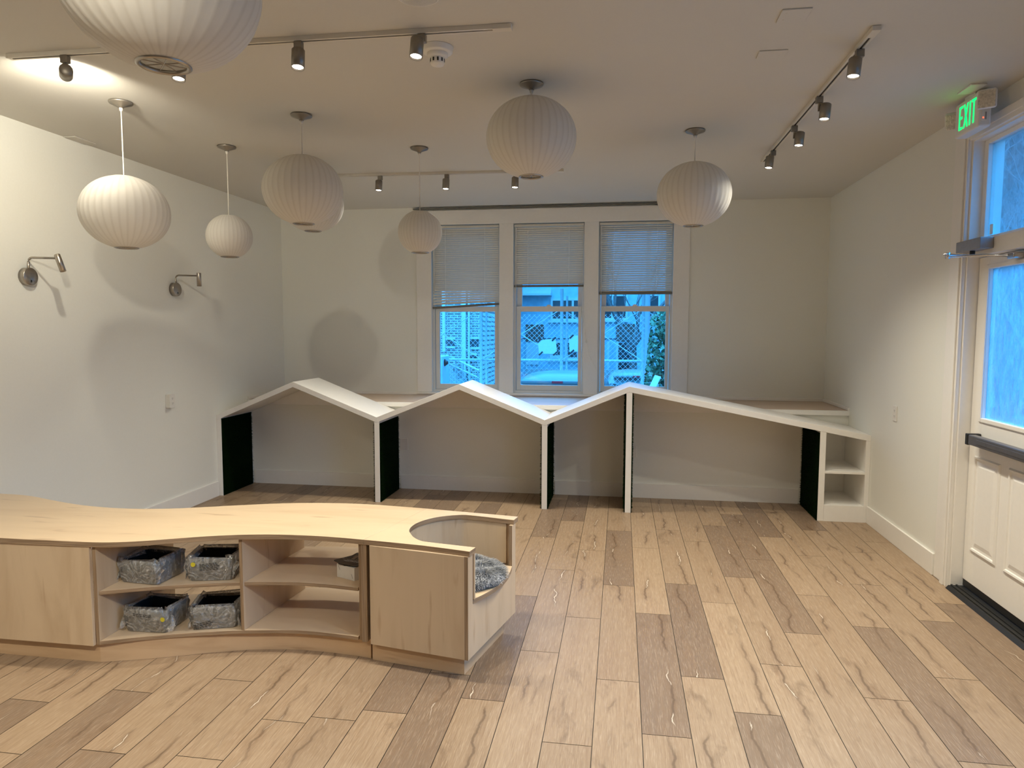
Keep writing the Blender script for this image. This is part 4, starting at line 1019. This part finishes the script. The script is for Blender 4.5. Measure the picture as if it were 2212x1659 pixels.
# ------------------------------------------------------------------ sconces on the lamp wall
def sconce(y, tilt, label):
    t = thing('swing_arm_lamp', label, 'wall lamp', (XL, y, 1.96), 0, 'nickel swing-arm wall lamps')
    RY = Matrix.Rotation(PI / 2, 3, 'Y')
    MB().lathe([(0.0, 0.001), (0.058, 0.001), (0.058, 0.040), (0.055, 0.043), (0.0, 0.043)], 40, (XL, y, 1.96), RY).build('back_plate', 'nickel', t)
    MB().box(XL + 0.0432, XL + 0.046, y - 0.004, y + 0.004, 1.922, 1.938).build('switch', 'black', t, 0.001)
    P = [(XL + 0.028, y, 2.01), (XL + 0.028, y, 2.052)]
    for k in range(1, 7):
        a = PI / 2 * k / 6; P.append((XL + 0.028 + 0.03 * (1 - math.cos(a)), y, 2.052 + 0.03 * math.sin(a)))
    P.append((XL + 0.235, y, 2.076))
    MB().tube(P, 0.0072, 12).build('arm', 'nickel', t)
    d = Vector((math.sin(tilt), 0, -math.cos(tilt))); top = Vector((XL + 0.248, y, 2.078)) - d * 0.022
    R = rot_to(-d)
    h = MB().lathe([(0, 0), (0.0175, 0), (0.0185, -0.002), (0.0185, -0.114), (0.0165, -0.114), (0.0165, -0.104), (0, -0.104)], 24, top, R).build('lamp_head', 'nickel', t)
sconce(4.03, math.radians(20), 'nickel swing-arm wall lamp nearer the camera, head tilted outward')
sconce(5.55, math.radians(0), 'nickel swing-arm wall lamp nearer the windows, head straight down')

# ------------------------------------------------------------------ outlets
def outlet(label, cx, cy, cz, nx, depth, plate_w=0.072, plate_h=0.116, sockets=True, axis='x', cat='outlet', name='wall_outlet'):
    t = thing(name, label, cat, (cx, cy, cz))
    def bx(w0, w1, z0, z1, d0, d1, nm, mat, parent, bev=0):
        if axis == 'x':
            a, b = sorted((cx + nx * d0, cx + nx * d1)); m = MB().box(a, b, cy + w0, cy + w1, cz + z0, cz + z1)
        else:
            m = MB().box(cx + w0, cx + w1, cy - d1, cy - d0, cz + z0, cz + z1)
        return m.build(nm, mat, parent, bev)
    if depth > 0.01: bx(-plate_w / 2 + 0.002, plate_w / 2 - 0.002, -plate_h / 2 + 0.002, plate_h / 2 - 0.002, 0.0005, depth, 'surface_box', 'white_plastic', t)
    pl = bx(-plate_w / 2, plate_w / 2, -plate_h / 2, plate_h / 2, depth if depth > 0.01 else 0.0005, depth + 0.006, 'cover_plate', 'white_plastic', t, 0.002)
    if sockets:
        for z in (0.021, -0.021):
            s_ = bx(-0.017, 0.017, z - 0.014, z + 0.014, depth + 0.006, depth + 0.0075, 'socket', 'white_plastic', pl, 0.001)
            for w_ in (-0.007, 0.005): bx(w_, w_ + 0.0025, z - 0.002, z + 0.007, depth + 0.0075, depth + 0.0079, 'slot', 'slot', pl)
            bx(-0.0025, 0.0025, z - 0.010, z - 0.006, depth + 0.0075, depth + 0.0079, 'slot', 'slot', pl)
    return t
outlet('white outlet on a raised surface box, below the swing-arm lamps', XL, 5.425, 1.0, 1, 0.036)
outlet('white outlet plate on the door wall, between door and cubby unit', XR, 5.645, 0.988, -1, 0.001)
outlet('blank plate inside the middle gabled cubby', -2.157, YLB, 0.455, 1, 0.001, 0.076, 0.116, False, 'y', 'cover plate', 'blank_wall_plate')
outlet('blank plate in the long sloping cubby, half behind its divider', 0.13, YLB, 0.449, 1, 0.001, 0.07, 0.114, False, 'y', 'cover plate', 'blank_wall_plate')
#EXTERIOR
# ------------------------------------------------------------------ outside, behind the windows (ground lies below the floor)
GZ = -0.78
M['asphalt'] = simple('asphalt', (0.17, 0.17, 0.17), 0.9, noise=0.2, scale=20, bump=0.3)
M['stucco'] = simple('blue_grey_stucco', (0.34, 0.50, 0.58), 0.9, noise=0.10, scale=6, bump=0.2)
M['ext_white'] = simple('weathered_white_paint', (0.55, 0.56, 0.56), 0.6, noise=0.05)
M['ext_dark'] = simple('dark_window_glass', (0.035, 0.035, 0.04), 0.15, noise=0.2, scale=3)
M['ext_brown'] = simple('brown_shutter_board', (0.13, 0.075, 0.06), 0.7, noise=0.2)
M['brick'] = brick_mat('old_brick', (0.24, 0.21, 0.20), (0.15, 0.13, 0.125), (0.58, 0.57, 0.56), 2.8)
M['block'] = brick_mat('breeze_block', (0.30, 0.31, 0.32), (0.24, 0.25, 0.26), (0.46, 0.46, 0.46), 4.5)
M['galv'] = simple('galvanised_steel', (0.50, 0.52, 0.53), 0.55)
M['wire'] = simple('fence_wire', (0.52, 0.55, 0.58), 0.6)
M['pole'] = simple('weathered_pole', (0.26, 0.25, 0.27), 0.8)
M['bark'] = simple('grey_bark', (0.16, 0.135, 0.13), 0.9, noise=0.3, scale=25)
M['twig'] = simple('pale_bare_branch', (0.40, 0.39, 0.40), 0.8, noise=0.2, scale=10)
M['ivy'] = attr_mat('ivy_leaf', (0.03, 0.08, 0.04), (0.30, 0.44, 0.28))
M['brush'] = simple('brushy_hillside', (0.10, 0.095, 0.10), 0.95, noise=0.85, scale=7, bump=0.5, stretch=(1, 1, 0.7))
M['car_paint'] = simple('silver_car_paint', (0.16, 0.17, 0.18), 0.3, 0.1, noise=0.01)
M['car_pale'] = simple('pale_car_paint', (0.22, 0.23, 0.24), 0.3, 0.1, noise=0.01)
M['tail'] = simple('red_tail_lamp', (0.55, 0.02, 0.03), 0.3)
M['tyre'] = simple('car_tyre', (0.02, 0.02, 0.02), 0.8)

tag(MB().box(-30, 12, 7.75, 45, GZ - 0.2, GZ).build('street', 'asphalt'), 'asphalt yard outside the three windows', 'street', kind='structure')

# grey stucco house
t = thing('stucco_house', 'plain stucco house across the yard with brown boarded squares and white framed windows', 'house', (0, 24, GZ))
def z24(z, k=1.2): return 1.63 + k * (z - 1.63)
YS = 24.0
MB().box(-4.75, 9, YS, YS + 6, GZ, 6.5).build('wall', 'stucco', t)
MB().box(-4.9, -2.36, YS - 0.5, YS, z24(2.56), z24(2.62)).box(-4.9, -2.36, YS - 0.35, YS, z24(2.62), z24(2.74)).build('eave', 'ext_white', t)
def ext_window(x0, x1, z0, z1, mull=(), fw=0.07):
    f = MB().box(x0, x0 + fw, YS - 0.06, YS, z0, z1).box(x1 - fw, x1, YS - 0.06, YS, z0, z1).box(x0 + fw, x1 - fw, YS - 0.06, YS, z0, z0 + fw).box(x0 + fw, x1 - fw, YS - 0.06, YS, z1 - fw, z1)
    for m_ in mull: f.box(m_ - fw / 2, m_ + fw / 2, YS - 0.05, YS, z0 + fw, z1 - fw)
    f.box(x0 - 0.08, x1 + 0.08, YS - 0.12, YS - 0.06, z0 - 0.07, z0)
    o = f.build('window_frame', 'ext_white', t)
    MB().box(x0 + fw, x1 - fw, YS - 0.02, YS - 0.005, z0 + fw, z1 - fw).build('pane', 'ext_dark', o)
ext_window(-2.40, -0.85, z24(1.85), z24(2.48), (-1.64,))
ext_window(-0.62, 0.22, z24(1.87), z24(2.60), (-0.3,))
ext_window(0.72, 1.30, z24(1.87), z24(2.60))
ext_window(-2.42, -1.98, z24(0.80), z24(1.27))
ext_window(-1.90, -0.95, z24(0.74), z24(1.27), (-1.45,))
ext_window(-4.55, -4.15, z24(1.5), z24(2.2))
for a, b, z0, z1 in ((-3.27, -2.63, 1.24, 1.74), (-0.16, 0.47, 1.26, 1.76)):
    MB().box(a, b, YS - 0.04, YS, z24(z0), z24(z1)).build('boarded_opening', 'ext_brown', t)
MB().box(-4.7, 9, YS - 0.035, YS, z24(1.325), z24(1.345)).build('conduit', 'ext_dark', t)
MB().box(-3.2, -2.8, YS - 0.05, YS, z24(0.58), z24(1.22)).box(-3.25, -3.2, YS - 0.07, YS, GZ, z24(1.22)).build('white_door', 'ext_white', t)
for x in (-0.41, -0.11): MB().box(x - 0.035, x + 0.035, YS - 0.4, YS - 0.33, GZ, z24(1.27)).build('porch_post', 'ext_white', t)
MB().box(-0.09, 0.5, YS - 0.03, YS, GZ, z24(1.22)).build('porch_opening', 'ext_dark', t)
tag(MB().box(-3.05, 3, 22.4, 22.6, GZ, z24(0.53)).build('block_wall', 'block'), 'low breeze block wall in front of the stucco house', 'wall')

# brick house
t = thing('brick_house', 'old brick house with pale downpipes behind the crooked blind', 'house', (-6, 17, GZ))
MB().box(-9, -3.42, 17, 23.2, GZ, 5.5).build('wall', 'brick', t)
for x, w_ in ((-4.37, 0.07), (-3.86, 0.10), (-3.73, 0.04)):
    MB().box(x - w_ / 2, x + w_ / 2, 16.9, 17, GZ if x > -4.2 else 1.05, 5.5).build('downpipe', 'ext_white', t)
for x0, x1, z0, z1 in ((-3.72, -3.50, 1.16, 1.36), (-4.30, -4.12, 1.18, 1.34), (-3.70, -3.56, 0.86, 0.96)):
    f = MB().box(x0 - 0.03, x1 + 0.03, 16.94, 17, z1, z1 + 0.05).box(x0 - 0.03, x1 + 0.03, 16.94, 17, z0 - 0.05, z0).build('window_frame', 'ext_white', t)
    MB().box(x0, x1, 16.97, 16.999, z0, z1).build('pane', 'ext_dark', f)
st = MB()
for k in range(7): st.box(-4.1 + k * 0.11, -3.99 + k * 0.11, 16.3, 16.9, GZ, 0.72 - k * 0.16)
st.build('stairs', 'block', t)
rl = MB().tube([(-4.15, 16.3, 0.98), (-3.35, 16.3, 0.62)], 0.025, 6).tube([(-4.15, 16.3, 0.80), (-3.35, 16.3, 0.44)], 0.02, 6)
for k in range(5): rl.tube([(-4.1 + k * 0.18, 16.3, GZ), (-4.1 + k * 0.18, 16.3, 0.955 - k * 0.081)], 0.018, 6)
rl.build('stair_rail', 'ext_white', t)
t = thing('utility_cabinet', 'grey utility cabinet with a black knob, low in the window with the crooked blind', 'cabinet', (-2.6, 9.7, GZ))
MB().box(-2.95, -2.475, 9.5, 9.9, GZ, 1.235).build('body', 'stucco', t, 0.01)
MB().lathe([(0.0, 0.05), (0.02, 0.05), (0.055, 0.0), (0, 0)], 16, (-2.475, 9.62, 1.14), Matrix.Rotation(PI / 2, 3, 'Y')).build('knob', 'black', t)

# chain link fence
def z14(z): return 1.63 + 1.261 * (z - 1.63)
t = thing('chain_link_fence', 'tall galvanised chain-link fence with cross bracing outside the windows', 'fence', (-1, 14.5, GZ))
YFc = 14.5; px_ = (-4.6, -2.93, -1.22, 0.45, 2.15)
for x in px_:
    MB().tube([(x, YFc, GZ), (x, YFc, 2.45)], 0.035, 10).build('post', 'galv', t)
    MB().tube([(x + 0.11, YFc, GZ), (x + 0.11, YFc, 2.3)], 0.022, 8).build('post', 'galv', t)
for a, b in zip(px_, px_[1:]):
    MB().tube([(a, YFc, z14(1.10)), (b, YFc, z14(1.10))], 0.026, 8).build('top_rail', 'galv', t)
    MB().tube([(a, YFc + 0.03, z14(1.95)), (b, YFc + 0.03, z14(1.10))], 0.010, 6).tube([(a, YFc - 0.03, z14(1.10)), (b, YFc - 0.03, z14(1.95))], 0.010, 6).build('brace', 'galv', t)
wm = MB(); p_ = 0.105; X0_, X1_, Z0_, Z1_ = px_[0], px_[-1], GZ + 0.03, 1.92; H_ = Z1_ - Z0_
n = int((X1_ - X0_ + H_) / p_)
for i in range(n):
    for s_ in (1, -1):
        x = X0_ - H_ + i * p_ if s_ > 0 else X0_ + i * p_
        a = Vector((x, 0, Z0_)); b = Vector((x + s_ * H_, 0, Z1_))
        def clip(a, b):
            d = b - a; t0, t1 = 0.0, 1.0
            for lim, sg in ((X0_, 1), (X1_, -1)):
                fa, fb = sg * (a.x - lim), sg * (b.x - lim)
                if fa < 0 and fb < 0: return None
                if fa < 0: t0 = max(t0, fa / (fa - fb))
                elif fb < 0: t1 = min(t1, fa / (fa - fb))
            return (a + d * t0, a + d * t1) if t1 > t0 else None
        c = clip(a, b)
        if c: wm.tube([(c[0].x, YFc - 0.04 - s_ * 0.003, c[0].z), (c[1].x, YFc - 0.04 - s_ * 0.003, c[1].z)], 0.0036, 3, caps=False)
wm.build('wire_mesh', 'wire', t)
for pts, lab in ((((-1.715, 1.38), (-1.337, 1.416), (-1.30, 1.10), (-1.677, 1.10)), 'white board tied to the fence, before its post'), (((-1.06, 1.466), (-0.50, 1.53), (-0.53, 1.176), (-1.045, 1.14)), 'white board tied to the fence, past its post and partly hidden')):
    t = thing('fence_board', lab, 'board', (pts[0][0], 14.4, 1.1), group='white boards tied to the fence')
    MB().prism(pts, 14.40, 14.42, 'y').build('board', 'ext_white', t)
    for q in (0, 1, 2, 3):
        cx_ = sum(p[0] for p in pts) / 4; cz_ = sum(p[1] for p in pts) / 4
        x_, zq = pts[q][0] * 0.8 + cx_ * 0.2, pts[q][1] * 0.95 + cz_ * 0.05
        MB().box(-0.055, 0.055, -0.006, 0.0, -0.016, 0.016, 0, Matrix.Rotation(-0.75, 3, 'Y'), (x_, 14.398, zq)).build('strap', 'ext_dark', t)
tag(MB().tube([(0.52, 14.1, GZ), (0.52, 14.1, 6)], 0.05, 12).build('utility_pole', 'pole'), 'thick grey pole standing beside the ivy', 'pole')

# vehicles
def car(name, label, x, y, rz, z0, paint, hw=0.86, roofz=1.70, L=4.3, hatch=True):
    t = local_thing(name, label, 'car', (x, y, z0), rz)
    secs = [(0.0, 0.32, 0.72, 0.80, hw * 0.86), (0.06, 0.28, 0.95, 1.0, hw * 0.97), (0.25, 0.24, 1.0, 1.05, hw), (L * 0.55, 0.22, 1.0, 1.04, hw), (L * 0.72, 0.24, 0.95, 1.0, hw * 0.99), (L - 0.25, 0.28, 0.80, 0.84, hw * 0.93), (L, 0.36, 0.62, 0.66, hw * 0.75)]
    mb = MB(); ids = []
    for yy, zb, zm, zt, h in secs:
        ids.append(mb.add([(-h * 0.9, yy, zb), (-h, yy, zb + 0.18), (-h, yy, zm - 0.1), (-h * 0.93, yy, zt), (h * 0.93, yy, zt), (h, yy, zm - 0.1), (h, yy, zb + 0.18), (h * 0.9, yy, zb)]))
    for a, b in zip(ids, ids[1:]):
        for k in range(8): l = (k + 1) % 8; mb.face((a + k, a + l, b + l, b + k), 0, True)
    mb.face([ids[0] + k for k in range(8)]); mb.face([ids[-1] + k for k in reversed(range(8))])
    o = mb.build('body', paint, t, 0.02)
    cab = [(0.10, 1.0, 0.90), (0.34, roofz - 0.12, 0.72), (0.55, roofz - 0.02, 0.68), (1.2, roofz, 0.68), (2.1, roofz - 0.03, 0.68), (3.0, 1.02, 0.86)]
    mb = MB(); ids = []
    for yy, zz, f in cab:
        h = hw * f; ids.append(mb.add([(-hw * 0.92, yy, 0.98), (-h, yy, zz - 0.06), (-h * 0.82, yy, zz - 0.01), (-h * 0.4, yy, zz + 0.015), (h * 0.4, yy, zz + 0.015), (h * 0.82, yy, zz - 0.01), (h, yy, zz - 0.06), (hw * 0.92, yy, 0.98)]))
    for a, b in zip(ids, ids[1:]):
        for k in range(7): mb.face((a + k, a + k + 1, b + k + 1, b + k), 0, True)
    mb.build('cabin', paint, t)
    # windows lie just outside the cabin skin
    def quad(nm, P, mat):
        q = MB(); n_ = q.add(P); q.face(range(n_, n_ + len(P))); ob = q.build(nm, mat, t); s_ = ob.modifiers.new('solid', 'SOLIDIFY'); s_.thickness = 0.012; s_.offset = 0
    h0, h1 = hw * 0.82, hw * 0.62
    quad('rear_window', [(-h0, 0.125, 1.06), (h0, 0.125, 1.06), (h1, 0.30, roofz - 0.20), (-h1, 0.30, roofz - 0.20)], 'ext_dark')
    quad('windscreen', [(-hw * 0.78, 2.97, 1.06), (hw * 0.78, 2.97, 1.06), (hw * 0.60, 2.25, roofz - 0.12), (-hw * 0.60, 2.25, roofz - 0.12)], 'ext_dark')
    for s_ in (-1, 1):
        quad('side_window', [(s_ * hw * 0.915, 0.55, 1.06), (s_ * hw * 0.915, 2.7, 1.06), (s_ * hw * 0.74, 2.05, roofz - 0.14), (s_ * hw * 0.74, 0.65, roofz - 0.14)], 'ext_dark')
        MB().box(s_ * hw * 0.80 - 0.07, s_ * hw * 0.80 + 0.07, -0.005, 0.08, 0.72, 0.98).build('tail_lamp', 'tail', t, 0.02)
        for yy in (0.85, L - 0.85):
            MB().lathe([(0.18, -0.09), (0.30, -0.09), (0.32, -0.05), (0.32, 0.05), (0.30, 0.09), (0.18, 0.09), (0.18, -0.09)], 28, (s_ * (hw - 0.10), yy, 0.32), Matrix.Rotation(PI / 2, 3, 'Y')).build('wheel', 'tyre', t)
    MB().box(-hw * 0.60, hw * 0.60, 0.20, 0.42, roofz - 0.10, roofz - 0.045).build('spoiler', paint, t, 0.02)
    MB().box(-0.075, 0.075, 0.19, 0.25, roofz - 0.085, roofz - 0.05).build('brake_light', 'tail', t, 0.006)
    MB().box(-hw * 0.92, hw * 0.92, -0.06, 0.10, 0.38, 0.58).build('bumper', 'tyre', t, 0.03)
car('parked_car', 'silver car with red high brake light, roof showing low in the middle window', -0.845, 9.2, 0, GZ, 'car_paint', roofz=1.745)
car('parked_car', 'pale car low in the window nearest the door wall, behind the ivy', 0.36, 15.5, 0, GZ, 'car_pale', hw=0.86, roofz=1.41, L=4.2)

# tree by the fence, ivy, plank
def grow(mb, p, d, l, r, depth, rnd, spread=0.55, up=0.15):
    n_ = 3; path = [p]; q = p; dd = d
    for k in range(n_):
        dd = (dd + Vector((rnd.uniform(-.16, .16), rnd.uniform(-.16, .16), rnd.uniform(-.05, .16)))).normalized(); q = q + dd * l / n_; path.append(q)
    mb.tube(path, r, 5 if depth < 3 else 7, r2=r * 0.68, caps=False)
    if depth == 0: return
    for k in range(2 if rnd.random() < 0.75 else 3):
        nd = (dd + Vector((rnd.uniform(-1, 1), rnd.uniform(-1, 1), rnd.uniform(-.5, .8))) * spread + Vector((0, 0, up))).normalized()
        grow(mb, q, nd, l * rnd.uniform(0.62, 0.86), r * 0.62, depth - 1, rnd, spread, up)
    if depth > 1 and rnd.random() < 0.7:
        nd = (dd + Vector((rnd.uniform(-1, 1), rnd.uniform(-1, 1), rnd.uniform(-.2, .6))) * 0.9).normalized()
        grow(mb, path[1], nd, l * 0.6, r * 0.4, max(0, depth - 2), rnd, spread, up)
def tree(name, label, base, h, r, depth, seed, mat, lean=(0, 0, 1), group=None, spread=0.55):
    t = thing(name, label, 'tree', base, group=group); rnd = random.Random(seed)
    tr = MB(); b = Vector(base); d = Vector(lean).normalized(); top = b + d * h
    tr.tube([b, b + d * h * 0.5 + Vector((0.03, 0, 0)), top], r, 9, r2=r * 0.75); tr.build('trunk', mat, t)
    br = MB()
    for k in range(4):
        nd = (d + Vector((math.cos(k * 1.7 + seed) * 0.7, math.sin(k * 1.7 + seed) * 0.7, rnd.uniform(-.1, .4)))).normalized()
        grow(br, top - d * 0.06 * k, nd, h * 0.62, r * 0.55, depth, rnd, spread)
    br.build('branches', mat, t)
tree('bare_tree', 'bare grey tree with forking trunk behind the fence', (0.36, 21.0, GZ), 1.9, 0.14, 5, 4, 'bark', spread=0.45)
def ivy_mass(base, sx, sy, z0, z1, n, label):
    rnd = random.Random(5); mb = MB(); tn = []
    bx, by = base
    for i in range(n):
        x, y, z = rnd.gauss(0, 0.55), rnd.gauss(0, 0.42), rnd.random()
        x = max(-1, min(1, x)); sh = 1 - 0.35 * abs(z - 0.45)
        p = Vector((bx + x * sx * sh, by + y * sy * sh, z0 + z * (z1 - z0) + 0.1 * math.sin(x * 7)))
        a = Vector((rnd.uniform(-1, 1), rnd.uniform(-1, 0.2), rnd.uniform(-.6, .6))).normalized(); u = a.cross(Vector((0, 0, 1))).normalized(); v = a.cross(u)
        s_ = rnd.uniform(0.02, 0.042)
        k = mb.add([p - u * s_, p - v * s_ * 0.55 - u * s_ * 0.6, p - v * s_ * 1.1, p - v * s_ * 0.55 + u * s_ * 0.6, p + u * s_, p + v * s_ * 0.7]); mb.face(range(k, k + 6)); q = rnd.random() ** 1.5 * (0.5 + 0.5 * z); tn += [q] * 6
    mb.attr = ('tone', tn)
    t = thing('ivy_bush', label, 'ivy', (bx, by, z0))
    mb.build('foliage', 'ivy', t)
    MB().tube([(bx - 0.1, by, z0), (bx, by + 0.05, z0 + 0.8), (bx - 0.05, by, z1 - 0.3)], 0.06, 8, r2=0.03).build('stem', 'bark', t)
ivy_mass((0.98, 11.0), 0.62, 0.4, GZ, 1.84, 13000, 'dense ivy climbing beside the grey pole outside')
tag(MB().box(-0.04, 0.04, -0.11, 0.11, -0.01, 0.01, 0, Matrix.Rotation(0.75, 3, 'X') @ Matrix.Rotation(-0.35, 3, 'Z'), (0.435, 8.9, 0.955)).box(-0.04, 0.04, -0.04, 0.04, GZ, 0.93, 0, Matrix.Identity(3), (0.44, 8.92, 0)).build('sloping_board', 'ext_white'), 'pale board sloping on its post, low in front of the ivy', 'board')

# ------------------------------------------------------------------ outside the door: street, car and brushy hillside
tag(MB().box(2.25, 14, -12, 7.7, -0.25, -0.05).box(12, 34, 7.7, 40, GZ - 0.2, GZ).build('forecourt', 'asphalt'), 'asphalt forecourt outside the glazed door', 'street', kind='structure')
hb = MB(); NX, NY = 28, 84; rnd = random.Random(2); idx = []
for i in range(NX + 1):
    row = []
    for j in range(NY + 1):
        s_ = i / NX; yy_ = -14 + 71 * j / NY; q_ = min(1, max(0, (yy_ - 5) / 6)); hf = 0.27 + 0.73 * q_ * q_ * (3 - 2 * q_)  # low unseen stretch shaped to let sky light in through the side window
        row.append((9.6 + 6.5 * s_ + rnd.uniform(-.25, .25), yy_ + rnd.uniform(-.3, .3), -0.8 + 16 * hf * s_ ** 0.85 + rnd.uniform(-.3, .3) * (s_ > 0)))
    idx.append(hb.add(row))
for a, b in zip(idx, idx[1:]):
    for j in range(NY): hb.face((a + j, b + j, b + j + 1, a + j + 1), 0, False)
tag(hb.build('hillside', 'brush'), 'steep brushy hillside across the street from the door', 'hill', kind='structure')
rs = random.Random(9)
for k, (x, y, z, h) in enumerate(((7.5, 14.4, -0.4, 1.75), (9.6, 19.7, -0.4, 2.0), (11.4, 25.0, 4.0, 1.9))):
    tree('leafless_tree', ('pale leafless tree nearest the transom glass', 'pale leafless tree in the middle of the thicket behind the transom', 'pale leafless tree high on the hillside, furthest behind the transom')[k],
         (x, y, z), h, 0.07, 7, 20 + k, 'twig', (rs.uniform(-.15, .15), rs.uniform(-.15, .15), 1), 'leafless trees on the hillside', 0.75)
car('street_car', 'pale car parked outside, seen through the glazed door', 6.4, 11.2, math.radians(-62), -0.75, 'car_pale', roofz=1.6)
